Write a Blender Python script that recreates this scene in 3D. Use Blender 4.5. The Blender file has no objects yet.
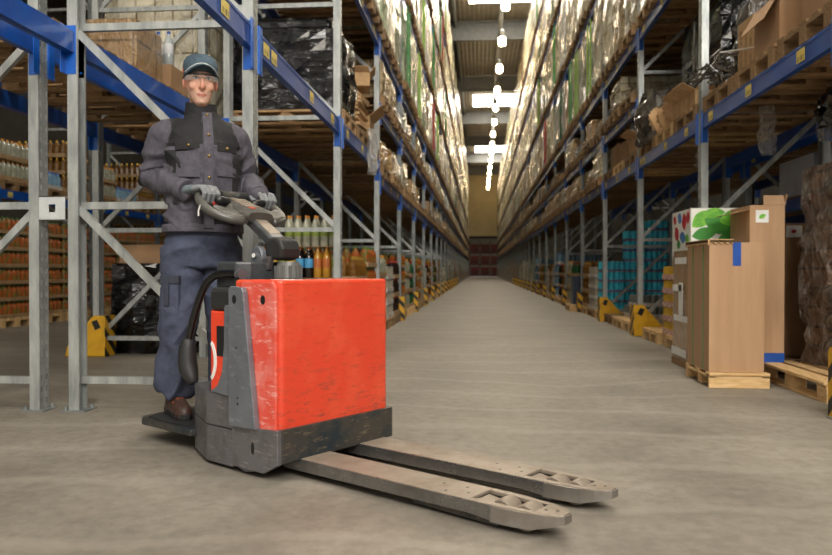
import bpy, math, random
from mathutils import Vector, Matrix, noise
import numpy as np
random.seed(7)
PI = math.pi
SC = bpy.context.scene
COL = SC.collection

# ------------------------------------------------------------------ helpers
def lin(c):
    if isinstance(c, str):
        c = [int(c[i:i+2], 16) for i in (0, 2, 4)]
    out = []
    for v in c[:3]:
        v = v/255.0
        out.append(v/12.92 if v <= .04045 else ((v+.055)/1.055)**2.4)
    return (out[0], out[1], out[2], 1.0)

class G:
    """collects shapes for one mesh"""
    def __init__(s):
        s.v = []; s.f = []; s.m = []; s.cur = 0
    def add(s, vs, fs):
        o = len(s.v)
        s.v.extend([tuple(p) for p in vs])
        for f in fs:
            s.f.append([i+o for i in f]); s.m.append(s.cur)
        return s
    def mat(s, i):
        s.cur = i; return s
    def box(s, c, d, rot=None, taper=1.0):
        x, y, z = d[0]/2, d[1]/2, d[2]/2
        vs = [Vector((a*x*(taper if e > 0 else 1), b*y*(taper if e > 0 else 1), e*z)) for e in (-1, 1) for b in (-1, 1) for a in (-1, 1)]
        if rot is not None: vs = [rot @ p for p in vs]
        vs = [p+Vector(c) for p in vs]
        return s.add(vs, [(0, 2, 3, 1), (4, 5, 7, 6), (0, 1, 5, 4), (2, 6, 7, 3), (0, 4, 6, 2), (1, 3, 7, 5)])
    def bb(s, a, b):
        return s.box([(a[i]+b[i])/2 for i in range(3)], [abs(b[i]-a[i]) for i in range(3)])
    def bar(s, p0, p1, w, h, up=(0, 0, 1)):
        p0 = Vector(p0); p1 = Vector(p1); d = (p1-p0); L = d.length; d.normalize()
        u = Vector(up); sd = d.cross(u)
        if sd.length < 1e-4: sd = d.cross(Vector((1, 0, 0)))
        sd.normalize(); u = sd.cross(d)
        r = Matrix((sd, d, u)).transposed()
        return s.box((p0+p1)/2, (w, L, h), r)
    def ring_loft(s, rings, cap=True, closed=False):
        n = len(rings[0]); vs = [p for r in rings for p in r]; fs = []
        m = len(rings)
        for i in range(m-1 if not closed else m):
            j = (i+1) % m
            for k in range(n):
                fs.append((i*n+k, i*n+(k+1) % n, j*n+(k+1) % n, j*n+k))
        if cap and not closed:
            fs.append(tuple(range(n-1, -1, -1))); fs.append(tuple((m-1)*n+k for k in range(n)))
        return s.add(vs, fs)
    def tube(s, pts, r, n=10, flat=None, rnd=False):
        pts = [Vector(p) for p in pts]; m = len(pts)
        rs = r if isinstance(r, (list, tuple)) else [r]*m
        if rnd:   # rounded ends
            d0 = (pts[0]-pts[1]).normalized(); d1 = (pts[-1]-pts[-2]).normalized()
            a = [pts[0]+d0*rs[0]*k for k in (.95, .7)]; b = [pts[-1]+d1*rs[-1]*k for k in (.7, .95)]
            rs = [rs[0]*.3, rs[0]*.75]+list(rs)+[rs[-1]*.75, rs[-1]*.3]
            pts = a+pts+b; m = len(pts)
        rings = []; prev = None
        for i in range(m):
            t = (pts[min(i+1, m-1)]-pts[max(i-1, 0)]).normalized()
            if prev is None:
                ref = Vector((0, 0, 1)) if abs(t.z) < .9 else Vector((1, 0, 0))
                x = t.cross(ref).normalized()
            else:
                x = (prev-t*prev.dot(t)).normalized()
            prev = x; y = t.cross(x)
            rings.append([pts[i]+x*math.cos(2*PI*k/n)*rs[i]+y*math.sin(2*PI*k/n)*rs[i]*(flat or 1) for k in range(n)])
        return s.ring_loft(rings)
    def lathe(s, prof, c=(0, 0, 0), n=16, axis='z'):
        rings = []
        for r, z in prof:
            ring = []
            for k in range(n):
                a = 2*PI*k/n
                p = (r*math.cos(a), r*math.sin(a), z)
                if axis == 'x': p = (p[2], p[0], p[1])
                if axis == 'y': p = (p[1], p[2], p[0])
                ring.append((p[0]+c[0], p[1]+c[1], p[2]+c[2]))
            rings.append(ring)
        return s.ring_loft(rings)
    def ell(s, c, r, n=14, m=10, rot=None):
        rings = []
        for i in range(1, m):
            t = PI*i/m
            ring = []
            for k in range(n):
                a = 2*PI*k/n
                p = Vector((r[0]*math.sin(t)*math.cos(a), r[1]*math.sin(t)*math.sin(a), -r[2]*math.cos(t)))
                if rot is not None: p = rot @ p
                ring.append(p+Vector(c))
            rings.append(ring)
        return s.ring_loft(rings)
    def prism(s, poly, f, t0, t1):
        """poly: list of (u,v); f(u,v,w)->xyz ; extruded from w=t0 to t1"""
        n = len(poly)
        vs = [f(u, v, t0) for u, v in poly]+[f(u, v, t1) for u, v in poly]
        fs = [tuple(range(n-1, -1, -1)), tuple(range(n, 2*n))]
        fs += [(k, (k+1) % n, n+(k+1) % n, n+k) for k in range(n)]
        return s.add(vs, fs)
    def mesh(s, name, mats):
        me = bpy.data.meshes.new(name)
        me.from_pydata(s.v, [], s.f)
        for m in (mats if isinstance(mats, (list, tuple)) else [mats]): me.materials.append(m)
        if any(s.m): me.polygons.foreach_set('material_index', s.m)
        me.validate(); me.update()
        return me
    def build(s, name, mats, parent=None, loc=None, rz=0, smooth=False, bev=0, fix=True):
        me = s.mesh(name, mats)
        if fix: fixn(me)
        return put(name, me, parent, loc, rz, smooth, bev)

def fixn(me):
    import bmesh
    b = bmesh.new(); b.from_mesh(me)
    bmesh.ops.recalc_face_normals(b, faces=b.faces)
    b.to_mesh(me); b.free()

def put(name, me, parent=None, loc=None, rz=0, smooth=False, bev=0):
    o = bpy.data.objects.new(name, me); COL.objects.link(o)
    if parent: o.parent = parent
    if loc: o.location = loc
    if rz: o.rotation_euler[2] = rz
    if smooth:
        me.polygons.foreach_set('use_smooth', [True]*len(me.polygons))
        if smooth is not True:
            me.set_sharp_from_angle(angle=math.radians(smooth))
    if bev:
        m = o.modifiers.new('bevel', 'BEVEL'); m.width = bev; m.segments = 2; m.limit_method = 'ANGLE'; m.angle_limit = math.radians(40)
    return o

def thing(name, label, cat, loc=(0, 0, 0), rz=0, group=None):
    o = bpy.data.objects.new(name, None); COL.objects.link(o)
    o.empty_display_size = .1
    o.location = loc; o.rotation_euler[2] = rz
    return tag(o, label, cat, group)
def tag(o, label, cat, group=None, kind=None):
    o['label'] = label; o['category'] = cat
    if group: o['group'] = group
    if kind: o['kind'] = kind
    return o
def struct(o):
    o['kind'] = 'structure'; return o
def copy_tree(o, loc=None, rz=None, label=None, parent=None):
    c = o.copy(); COL.objects.link(c)
    if parent: c.parent = parent
    if loc is not None: c.location = loc
    if rz is not None: c.rotation_euler[2] = rz
    if label: c['label'] = label
    for ch in list(o.children): copy_tree(ch, parent=c)
    return c
ORD = ['first', 'second', 'third', 'fourth', 'fifth', 'sixth', 'seventh', 'eighth', 'ninth', 'tenth', 'eleventh', 'twelfth', 'thirteenth', 'fourteenth', 'fifteenth', 'sixteenth', 'seventeenth', 'eighteenth', 'nineteenth', 'twentieth', 'twenty-first', 'twenty-second', 'twenty-third', 'twenty-fourth', 'twenty-fifth', 'twenty-sixth', 'twenty-seventh', 'twenty-eighth', 'twenty-ninth', 'thirtieth', 'thirty-first', 'thirty-second', 'thirty-third', 'thirty-fourth']

# ------------------------------------------------------------------ materials
def nt(name):
    m = bpy.data.materials.new(name); m.use_nodes = True
    t = m.node_tree; b = t.nodes['Principled BSDF']
    return m, t, b
def N(t, kind, **kw):
    n = t.nodes.new(kind)
    for k, v in kw.items():
        if k.startswith('i_'):
            n.inputs[k[2:].replace('_', ' ')].default_value = v
        else: setattr(n, k, v)
    return n
def ramp(t, fac, stops):
    r = t.nodes.new('ShaderNodeValToRGB')
    e = r.color_ramp.elements
    while len(e) < len(stops): e.new(.5)
    for el, (p, c) in zip(e, stops):
        el.position = p; el.color = c
    t.links.new(fac, r.inputs['Fac']); return r.outputs['Color']
def mixc(t, fac, a, b, mode='MIX'):
    n = t.nodes.new('ShaderNodeMix'); n.data_type = 'RGBA'; n.blend_type = mode
    for sock, v in ((n.inputs[0], fac), (n.inputs[6], a), (n.inputs[7], b)):
        if hasattr(v, 'links'): t.links.new(v, sock)
        else: sock.default_value = v
    return n.outputs[2]
def coords(t, stretch=(1, 1, 1), world=False):
    tc = t.nodes.new('ShaderNodeTexCoord'); mp = t.nodes.new('ShaderNodeMapping')
    mp.inputs['Scale'].default_value = stretch
    if world:
        g = t.nodes.new('ShaderNodeNewGeometry'); t.links.new(g.outputs['Position'], mp.inputs['Vector'])
    else:
        oi = t.nodes.new('ShaderNodeObjectInfo'); ad = t.nodes.new('ShaderNodeVectorMath'); ad.operation = 'ADD'
        mu = t.nodes.new('ShaderNodeMath'); mu.operation = 'MULTIPLY'; mu.inputs[1].default_value = 0.0
        t.links.new(oi.outputs['Random'], mu.inputs[0])
        t.links.new(tc.outputs['Object'], ad.inputs[0]); t.links.new(mu.outputs[0], ad.inputs[1])
        t.links.new(ad.outputs[0], mp.inputs['Vector'])
    return mp.outputs['Vector']
def mat(name, c1, c2=None, rough=.5, metal=0., scale=6, detail=5, bump=0., bs=30, coat=0., stretch=(1, 1, 1), lo=.35, hi=.65, rand=0., spec=.5, world=False, bd=.01):
    m, t, b = nt(name)
    c1 = lin(c1); c2 = lin(c2) if c2 else tuple(v*.8 for v in c1[:3])+(1,)
    v = coords(t, stretch, world)
    n = N(t, 'ShaderNodeTexNoise', i_Scale=scale, i_Detail=detail, i_Roughness=.6); t.links.new(v, n.inputs['Vector'])
    col = ramp(t, n.outputs['Fac'], [(lo, c1), (hi, c2)])
    if rand:
        oi = t.nodes.new('ShaderNodeObjectInfo'); mr = N(t, 'ShaderNodeMapRange'); t.links.new(oi.outputs['Random'], mr.inputs['Value'])
        mr.inputs['To Min'].default_value = 1-rand; mr.inputs['To Max'].default_value = 1+rand
        hs = N(t, 'ShaderNodeHueSaturation'); t.links.new(col, hs.inputs['Color']); t.links.new(mr.outputs['Result'], hs.inputs['Value'])
        col = hs.outputs['Color']
    t.links.new(col, b.inputs['Base Color'])
    b.inputs['Roughness'].default_value = rough; b.inputs['Metallic'].default_value = metal
    b.inputs['Coat Weight'].default_value = coat; b.inputs['Specular IOR Level'].default_value = spec
    if bump:
        n2 = N(t, 'ShaderNodeTexNoise', i_Scale=bs, i_Detail=4); t.links.new(v, n2.inputs['Vector'])
        bp = N(t, 'ShaderNodeBump', i_Strength=bump, i_Distance=bd); t.links.new(n2.outputs['Fac'], bp.inputs['Height'])
        t.links.new(bp.outputs['Normal'], b.inputs['Normal'])
    return m
def emit(name, c, s):
    m, t, b = nt(name)
    b.inputs['Base Color'].default_value = lin(c); b.inputs['Emission Color'].default_value = lin(c); b.inputs['Emission Strength'].default_value = s
    return m
def cases(name, ca, cb, mortar, film='dcd6c0', filmamt=.5, bw=.3, rh=.22, rough=.2, bump=.8, sat=1., bd=.035):
    """stacked cases seen through wrinkled stretch film"""
    m, t, b = nt(name)
    tc = t.nodes.new('ShaderNodeTexCoord'); sp = t.nodes.new('ShaderNodeSeparateXYZ'); t.links.new(tc.outputs['Object'], sp.inputs[0])
    ad = N(t, 'ShaderNodeMath'); t.links.new(sp.outputs['X'], ad.inputs[0]); t.links.new(sp.outputs['Y'], ad.inputs[1])
    cb_ = t.nodes.new('ShaderNodeCombineXYZ'); t.links.new(ad.outputs[0], cb_.inputs['X']); t.links.new(sp.outputs['Z'], cb_.inputs['Y'])
    br = N(t, 'ShaderNodeTexBrick'); t.links.new(cb_.outputs[0], br.inputs['Vector'])
    br.inputs['Color1'].default_value = lin(ca); br.inputs['Color2'].default_value = lin(cb); br.inputs['Mortar'].default_value = lin(mortar)
    br.inputs['Scale'].default_value = 1; br.inputs['Mortar Size'].default_value = .012; br.inputs['Brick Width'].default_value = bw; br.inputs['Row Height'].default_value = rh
    br.offset = 0.; br.inputs['Mortar Smooth'].default_value = .3
    oi = t.nodes.new('ShaderNodeObjectInfo')
    n = N(t, 'ShaderNodeTexNoise', i_Scale=5., i_Detail=5., i_Distortion=1.2); n.noise_dimensions = '4D'
    mp = N(t, 'ShaderNodeMapping'); mp.inputs['Scale'].default_value = (1.4, 1.4, .7); t.links.new(tc.outputs['Object'], mp.inputs['Vector'])
    t.links.new(mp.outputs[0], n.inputs['Vector']); t.links.new(oi.outputs['Random'], n.inputs['W'])
    fac = ramp(t, n.outputs['Fac'], [(.42, (0, 0, 0, 1)), (.62, (filmamt,)*3+(1,))])
    col = mixc(t, fac, br.outputs['Color'], lin(film))
    mr = N(t, 'ShaderNodeMapRange'); t.links.new(oi.outputs['Random'], mr.inputs['Value']); mr.inputs['To Min'].default_value = .62; mr.inputs['To Max'].default_value = 1.1
    hs = N(t, 'ShaderNodeHueSaturation'); hs.inputs['Saturation'].default_value = sat; t.links.new(col, hs.inputs['Color']); t.links.new(mr.outputs['Result'], hs.inputs['Value'])
    t.links.new(hs.outputs['Color'], b.inputs['Base Color'])
    b.inputs['Roughness'].default_value = rough; b.inputs['Coat Weight'].default_value = .6; b.inputs['Coat Roughness'].default_value = .08
    n2 = N(t, 'ShaderNodeTexNoise', i_Scale=11., i_Detail=5., i_Distortion=2.5); t.links.new(mp.outputs[0], n2.inputs['Vector'])
    bp = N(t, 'ShaderNodeBump', i_Strength=bump, i_Distance=bd); t.links.new(n2.outputs['Fac'], bp.inputs['Height'])
    t.links.new(bp.outputs['Normal'], b.inputs['Normal']); t.links.new(bp.outputs['Normal'], b.inputs['Coat Normal'])
    return m
def clear(name, tint=(1, 1, 1), amt=.2, rough=.08, bump=0., bs=20):
    """thin clear film: mostly see-through, some gloss"""
    m, t, b = nt(name); t.nodes.remove(b)
    tr = N(t, 'ShaderNodeBsdfTransparent'); tr.inputs['Color'].default_value = tuple(tint)+(1,)
    p = N(t, 'ShaderNodeBsdfPrincipled'); p.inputs['Base Color'].default_value = (.8, .8, .78, 1); p.inputs['Roughness'].default_value = rough
    mx = N(t, 'ShaderNodeMixShader'); fr = N(t, 'ShaderNodeLayerWeight'); fr.inputs['Blend'].default_value = .35
    mr = N(t, 'ShaderNodeMapRange'); t.links.new(fr.outputs['Facing'], mr.inputs['Value']); mr.inputs['To Min'].default_value = amt; mr.inputs['To Max'].default_value = min(1, amt+.6)
    if bump:
        v = coords(t); n2 = N(t, 'ShaderNodeTexNoise', i_Scale=bs, i_Detail=4., i_Distortion=1.5); t.links.new(v, n2.inputs['Vector'])
        bp = N(t, 'ShaderNodeBump', i_Strength=bump, i_Distance=.02); t.links.new(n2.outputs['Fac'], bp.inputs['Height']); t.links.new(bp.outputs['Normal'], p.inputs['Normal'])
    t.links.new(mr.outputs['Result'], mx.inputs[0]); t.links.new(tr.outputs[0], mx.inputs[1]); t.links.new(p.outputs[0], mx.inputs[2])
    t.links.new(mx.outputs[0], t.nodes['Material Output'].inputs['Surface'])
    return m
def stripes(name, ca, cb, freq=6., ang=PI/4, rough=.5):
    """hazard striping"""
    m, t, b = nt(name)
    tc = t.nodes.new('ShaderNodeTexCoord'); sp = t.nodes.new('ShaderNodeSeparateXYZ'); t.links.new(tc.outputs['Object'], sp.inputs[0])
    a = N(t, 'ShaderNodeMath'); t.links.new(sp.outputs['X'], a.inputs[0]); t.links.new(sp.outputs['Y'], a.inputs[1])
    a2 = N(t, 'ShaderNodeMath'); t.links.new(a.outputs[0], a2.inputs[0]); t.links.new(sp.outputs['Z'], a2.inputs[1])
    mu = N(t, 'ShaderNodeMath', operation='MULTIPLY'); t.links.new(a2.outputs[0], mu.inputs[0]); mu.inputs[1].default_value = freq
    fr = N(t, 'ShaderNodeMath', operation='FRACT'); t.links.new(mu.outputs[0], fr.inputs[0])
    gt = N(t, 'ShaderNodeMath', operation='GREATER_THAN'); t.links.new(fr.outputs[0], gt.inputs[0]); gt.inputs[1].default_value = .55
    col = mixc(t, gt.outputs[0], lin(ca), lin(cb)); t.links.new(col, b.inputs['Base Color']); b.inputs['Roughness'].default_value = rough
    return m

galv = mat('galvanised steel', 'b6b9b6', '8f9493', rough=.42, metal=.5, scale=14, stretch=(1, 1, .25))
galv2 = mat('darker galvanised steel', '8d9290', '6c7273', rough=.45, metal=.45, scale=10)  # darker grey tone for the farther frames and base plates
blue = mat('blue enamel', '0c50a8', '0a4090', rough=.35, scale=5, coat=.2)
blued = mat('bright blue plate', '0f62c4', '0d55ae', rough=.35, scale=5, coat=.2)
wood = mat('pallet wood', 'a08158', '75593b', rough=.75, scale=5, stretch=(2, 9, 9), bump=.2, bs=20, rand=.3)
woodn = mat('new pallet wood', 'd8b887', 'c29d68', rough=.7, scale=4, stretch=(2, 9, 9), bump=.15, bs=25, rand=.1)
card = mat('brown cardboard', 'ad8b68', '9f7d5b', rough=.75, scale=3, bump=.05, bs=60, rand=.12)
card2 = mat('tan cardboard', 'b3906d', 'a98562', rough=.72, scale=2.5, stretch=(6, 6, .6))
cardd = mat('dark cardboard', '93714d', '866443', rough=.78, scale=3, rand=.12)
torn = mat('torn cardboard', 'c9a77c', 'b08b60', rough=.8, scale=9)
white = mat('white paper', 'e8e8e4', 'd8d8d2', rough=.6)
yellow = mat('yellow paint', 'd9a51c', 'b88614', rough=.55, scale=7, lo=.45, hi=.75)
hazard = stripes('yellow and black striping', 'd2a01e', '24221e', 5.)
blackm = mat('black plastic', '1c1d1f', '141516', rough=.4)
blackg = mat('glossy black tube', '151617', '0d0e0f', rough=.14, coat=.5)
rubber = mat('black rubber', '2b2c2c', '1d1e1e', rough=.55)
dkgrey = mat('dark grey plastic', '45484b', '34373a', rough=.38, scale=20)
grey = mat('grey plastic', '6d6f6c', '5c5e5c', rough=.42, scale=9)
blackfilm = mat('black stretch film', '0c0d0f', '030304', rough=.18, scale=5, bump=.8, bs=5, coat=.35, bd=.05, stretch=(1, 1, 2.2))
darkfilm = mat('grey stretch film', '5a544b', '2b2824', rough=.2, scale=6, bump=.9, bs=11, coat=.5, bd=.04)
brownfilm = cases('brown goods in film', '75563f', '866347', '3f2c20', film='beb2a4', filmamt=.8, bw=.2, rh=.15, bump=1., rough=.14, bd=.05)  # pale film patches also carry its greyish sheen as colour
filmclear = clear('clear film', (.95, .95, .93), .12, .1, .7)
glasslens = clear('clear spectacle lens', (.97, .98, 1), .06, .03)
# ------------------------------------------------------------------ setting
FARY = 93.0
def floor_mat():
    m, t, b = nt('worn concrete')
    v = coords(t, (1, 1, 1), True)
    n1 = N(t, 'ShaderNodeTexNoise', i_Scale=.9, i_Detail=8., i_Roughness=.62, i_Distortion=.4); t.links.new(v, n1.inputs['Vector'])
    n2 = N(t, 'ShaderNodeTexNoise', i_Scale=14., i_Detail=6., i_Roughness=.7); t.links.new(v, n2.inputs['Vector'])
    c1 = ramp(t, n1.outputs['Fac'], [(.3, lin('635d54')), (.5, lin('7d776d')), (.72, lin('938c81'))])
    c2 = ramp(t, n2.outputs['Fac'], [(.25, lin('a59f95')), (.6, lin('ffffff'))])
    c = mixc(t, .55, c1, c2, 'MULTIPLY')
    # tyre marks: faint arcs
    w = N(t, 'ShaderNodeTexWave', i_Scale=.5, i_Distortion=11., i_Detail=3.); w.wave_type = 'RINGS'; t.links.new(v, w.inputs['Vector'])
    w.inputs['Detail Scale'].default_value = .5
    f = ramp(t, w.outputs['Fac'], [(.9, (0, 0, 0, 1)), (1., (.16, .16, .16, 1))])
    c = mixc(t, f, c, lin('aaa498'))
    t.links.new(c, b.inputs['Base Color'])
    r = ramp(t, n1.outputs['Fac'], [(.3, (.5,)*3+(1,)), (.7, (.7,)*3+(1,))]); t.links.new(r, b.inputs['Roughness'])
    bp = N(t, 'ShaderNodeBump', i_Strength=.12, i_Distance=.01); t.links.new(n2.outputs['Fac'], bp.inputs['Height']); t.links.new(bp.outputs['Normal'], b.inputs['Normal'])
    return m
struct(G().bb((-20, -9, -.2), (10, FARY+3, 0)).build('floor', floor_mat()))
ZC = 13.2
roofm = mat('ribbed roof sheet', '7a7162', '6a6255', rough=.6, scale=2)
tt = roofm.node_tree
wv = N(tt, 'ShaderNodeTexWave', i_Scale=1.4); wv.bands_direction = 'X'
tt.links.new(coords(tt, (1, 1, 1), True), wv.inputs['Vector'])
bpn = N(tt, 'ShaderNodeBump', i_Strength=.35, i_Distance=.08); tt.links.new(wv.outputs['Fac'], bpn.inputs['Height']); tt.links.new(bpn.outputs['Normal'], tt.nodes['Principled BSDF'].inputs['Normal'])
struct(G().bb((-20, -9, ZC), (10, FARY+3, ZC+.2)).build('ceiling', roofm))
steel = mat('roof steel', '6a6c6c', '5c5e5e', rough=.6)
for i, y in enumerate([5.9, 16.1, 26.3, 36.5, 46.9, 57.2, 67.5, 77.8, 88]):
    g = G(); g.bb((-20, y-.12, ZC-1.0), (10, y+.12, ZC-.94)); g.bb((-20, y-.015, ZC-1.0), (10, y+.015, ZC-.1)); g.bb((-20, y-.12, ZC-.14), (10, y+.12, ZC-.08))
    struct(g.build('beam_%d' % (i+1), steel))
for i, x in enumerate([-1.2, 3.6]):
    struct(G().bb((x-.05, -9, ZC-.35), (x+.05, FARY, ZC-.08)).build('purlin_beam_%d' % (i+1), steel))
skym = emit('daylight through roof light', 'fff6e6', 19)
i = 0
for (x0, x1) in ((-.5, 2.8), (-10, -6.7)):
    for y in (-6, 3, 14, 30.6, 52, 73.5):  # near three and the left one are unseen, added as light sources
        if x0 < -5 and y != -6: continue
        i += 1
        struct(G().bb((x0, y, ZC-.06), (x1, y+3.4, ZC-.02)).build('window_%d' % i, skym))
# end wall with a low opening into the next hall
endm = mat('cream cladding', 'c9b98e', 'bfae83', rough=.7, scale=1)
g = G(); g.bb((-20, FARY, 4.9), (10, FARY+.2, ZC)); g.bb((-20, FARY, 0), (-1.6, FARY+.2, 4.9)); g.bb((2.9, FARY, 0), (10, FARY+.2, 4.9))
struct(g.build('wall_end', endm))
struct(G().bb((-1.6, FARY-.05, 4.85), (2.9, FARY+.25, 5.15)).build('trim_1', mat('dark lintel', '2c2b28', rough=.7)))
wallm = mat('grey cladding', '77736a', '6b675e', rough=.7, scale=1)
struct(G().bb((-20.2, -9, 0), (-20, FARY, ZC)).build('wall_left', wallm))
struct(G().bb((10, -9, 0), (10.2, FARY, ZC)).build('wall_right', wallm))
struct(G().bb((-20, FARY+6, 0), (10, FARY+6.2, ZC)).build('wall_back', wallm))

# pendant lamps above the aisle; the nearest six are unseen, added as key light
lampm = emit('lit lamp glass', 'ffe2b4', 55)
lampc = mat('lamp housing', '8a8a86', rough=.4, metal=.6)
lamp0 = None
for k in range(21):
    y = 1.6+4.4*k
    lab = ('bright pendant lamp hanging over the aisle, %s visible one from the near end' % ORD[k-6]) if k > 5 else 'unseen pendant lamp added overhead above the truck end of the aisle, %s of six' % ORD[k]
    if lamp0 is None:
        r = thing('pendant_lamp', lab, 'lamp', (.95, y, 10.7), 0, 'pendant lamps over the aisle')
        G().lathe([(.09, -.02), (.135, 0), (.155, .1), (.145, .3), (.1, .36)], n=16).build('lamp_shade', lampm, r, smooth=True)
        G().lathe([(.1, .36), (.1, .62), (.06, .68)], n=12).build('housing', lampc, r)
        G().tube([(0, 0, .66), (0, 0, 1.735)], .012, 6).build('hanging_rod', lampc, r)
        lamp0 = r
    else: copy_tree(lamp0, (.95, y, 10.7), label=lab)
tag(G().bb((.86, -2, ZC-.76), (1.04, FARY-.01, ZC-.70)).build('cable_tray', steel), 'long grey cable tray running above the row of pendant lamps', 'cable tray')

# ------------------------------------------------------------------ pallet racking
XL, XR, DEP = -1.416, 2.149, 1.11
YL0, YR0, BAY = 4.435, 7.32, 2.8
XL2, XR2 = -2.79-1.11, 3.53
HTOP = 10.6
def upright_mesh(h, det):
    g = G()
    for s in (-1, 1): g.bb((-.028, s*.05-.002, 0), (.035, s*.05+.002, h))
    for s in (-1, 1): g.bb((-.030, s*.05, 0), (-.026, s*.036, h))      # return lips
    if not det:
        g.bb((.033, -.05, 0), (.037, .05, h)); return g
    zd = min(h, 4.4)
    for a, b in ((-.05, -.036), (-.016, .016), (.036, .05)): g.bb((.033, a, 0), (.037, b, zd))
    n = int(zd/.075)
    for i in range(n):
        for a, b in ((-.036, -.016), (.016, .036)):
            g.bb((.033, a, i*.075), (.037, b, i*.075+.038))
    if h > zd: g.bb((.033, -.05, zd), (.037, .05, h))
    return g
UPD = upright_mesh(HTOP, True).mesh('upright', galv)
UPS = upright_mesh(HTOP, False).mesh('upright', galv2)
BZ = [.19]+[1.29+1.12*i for i in range(9)]
def brace_g(p0, p1): return G().bar(p0, p1, .035, .045)
HBR = brace_g((-.02, 0, 0), (-DEP+.02, 0, 0)).mesh('brace', galv)
DBR = brace_g((-DEP+.02, 0, 1.08), (-.02, 0, .03)).mesh('diagonal_brace', galv)
FOOT = G().bb((-.08, -.075, 0), (.08, .075, .008)).tube([(.055, .055, .006), (.055, .055, .03)], .012, 6).tube([(-.055, -.055, .006), (-.055, -.055, .03)], .012, 6).mesh('base_plate', galv2)
fg = upright_mesh(HTOP, False)
base_v = list(fg.v); base_f = list(fg.f)
fg.add([(v[0]-DEP if False else -DEP-v[0], v[1], v[2]) for v in base_v], base_f)
for i, z in enumerate(BZ):
    fg.bar((-.04, .02, z), (-DEP+.04, .02, z), .035, .045)
    if i < len(BZ)-1: fg.bar((-DEP+.04, -.02, BZ[i+1]-.03), (-.04, -.02, z+.03), .035, .045)
FARFRAME = fg.mesh('rack_frame', galv2)
def rack_frame(x, y, rz, lab, grp, level):
    """level 2: slotted posts and all parts, 1: parts, 0: far"""
    if level == 0:
        o = put('rack_support', FARFRAME, None, (x, y, 0), rz); return tag(o, lab, 'rack frame', grp)
    r = thing('rack_support', lab, 'rack frame', (x, y, 0), rz, grp)
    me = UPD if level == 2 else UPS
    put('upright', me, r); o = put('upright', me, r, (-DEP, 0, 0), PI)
    for xx in (0, -DEP): put('base_plate', FOOT, r, (xx, 0, 0))
    for i, z in enumerate(BZ):
        if level == 1 and i > 6: break
        put('brace', HBR, r, (0, .018, z))
        if i < len(BZ)-1: put('diagonal_brace', DBR, r, (0, -.018, z))
    return r
for k in range(-1, 32):
    y = YL0+BAY*k
    if y > FARY-.6: break
    if k == -1: continue
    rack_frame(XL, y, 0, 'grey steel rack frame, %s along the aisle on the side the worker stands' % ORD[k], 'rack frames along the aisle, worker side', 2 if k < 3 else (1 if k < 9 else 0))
for k in range(-1, 31):
    y = YR0+BAY*k
    if y > FARY-.6: break
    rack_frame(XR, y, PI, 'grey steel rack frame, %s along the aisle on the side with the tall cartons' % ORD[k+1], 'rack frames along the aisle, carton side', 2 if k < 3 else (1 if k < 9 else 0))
for k in range(0, 5):
    rack_frame(XL2, YL0+BAY*k, PI, 'grey steel rack frame in the row back to back with the worker row, %s' % ORD[k], 'frames of the row behind the worker', 2 if k < 2 else 1)
for k in range(-1, 5):
    rack_frame(XR2+DEP, YR0+BAY*k, 0, 'grey steel rack frame in the row behind the cartons, %s from the front' % ORD[k+1], 'frames of the row behind the cartons', 1)
XL3 = -7.25
for k in range(0, 6):
    rack_frame(XL3, 7.6+BAY*k, 0, 'distant rack frame across the far aisle behind the worker, %s from the front' % ORD[k], 'frames across the second aisle', 1)
# row spacers joining the two back-to-back rows
spm = mat('pale zinc plate', 'cfd2d2', 'bcc0c1', rough=.4, metal=.3)
for z, w in ((1.27, 'at hip height'), (3.6, 'above the beams')):
    g = G(); x0, x1 = -2.745, -2.575; y0, y1 = YL0-.062, YL0-.056
    xm = (x0+x1)/2
    g.bb((x0, y0, z-.075), (xm-.022, y1, z+.075)); g.bb((xm+.022, y0, z-.075), (x1, y1, z+.075))
    g.bb((xm-.022, y0, z+.025), (xm+.022, y1, z+.075)); g.bb((xm-.022, y0, z-.075), (xm+.022, y1, z-.025))
    g.bb((x0, y0, z+.07), (x1, y1+.05, z+.075)); g.bb((x0, y0, z-.075), (x1, y1+.05, z-.07))
    tag(g.build('row_spacer', spm), 'pale zinc spacer plate with square hole between two bare posts, ' + w, 'spacer plate')

# beams
ylab, ty, by = nt('yellow bar code label')
tc = ty.nodes.new('ShaderNodeTexCoord'); wv = N(ty, 'ShaderNodeTexNoise', i_Scale=90., i_Detail=0.); wv.noise_dimensions = '1D'
sp = ty.nodes.new('ShaderNodeSeparateXYZ'); ty.links.new(tc.outputs['Object'], sp.inputs[0]); ty.links.new(sp.outputs['Y'], wv.inputs['W'])
g1 = N(ty, 'ShaderNodeMath', operation='GREATER_THAN'); ty.links.new(wv.outputs['Fac'], g1.inputs[0]); g1.inputs[1].default_value = .52
ab = N(ty, 'ShaderNodeMath', operation='ABSOLUTE'); ty.links.new(sp.outputs['Y'], ab.inputs[0])
g2 = N(ty, 'ShaderNodeMath', operation='LESS_THAN'); ty.links.new(ab.outputs[0], g2.inputs[0]); g2.inputs[1].default_value = .052
g3 = N(ty, 'ShaderNodeMath', operation='LESS_THAN'); ty.links.new(sp.outputs['Z'], g3.inputs[0]); g3.inputs[1].default_value = .0
g4 = N(ty, 'ShaderNodeMath', operation='GREATER_THAN'); ty.links.new(sp.outputs['Z'], g4.inputs[0]); g4.inputs[1].default_value = -.034
a1 = N(ty, 'ShaderNodeMath', operation='MULTIPLY'); ty.links.new(g1.outputs[0], a1.inputs[0]); ty.links.new(g2.outputs[0], a1.inputs[1])
a2 = N(ty, 'ShaderNodeMath', operation='MULTIPLY'); ty.links.new(g3.outputs[0], a2.inputs[0]); ty.links.new(g4.outputs[0], a2.inputs[1])
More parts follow.
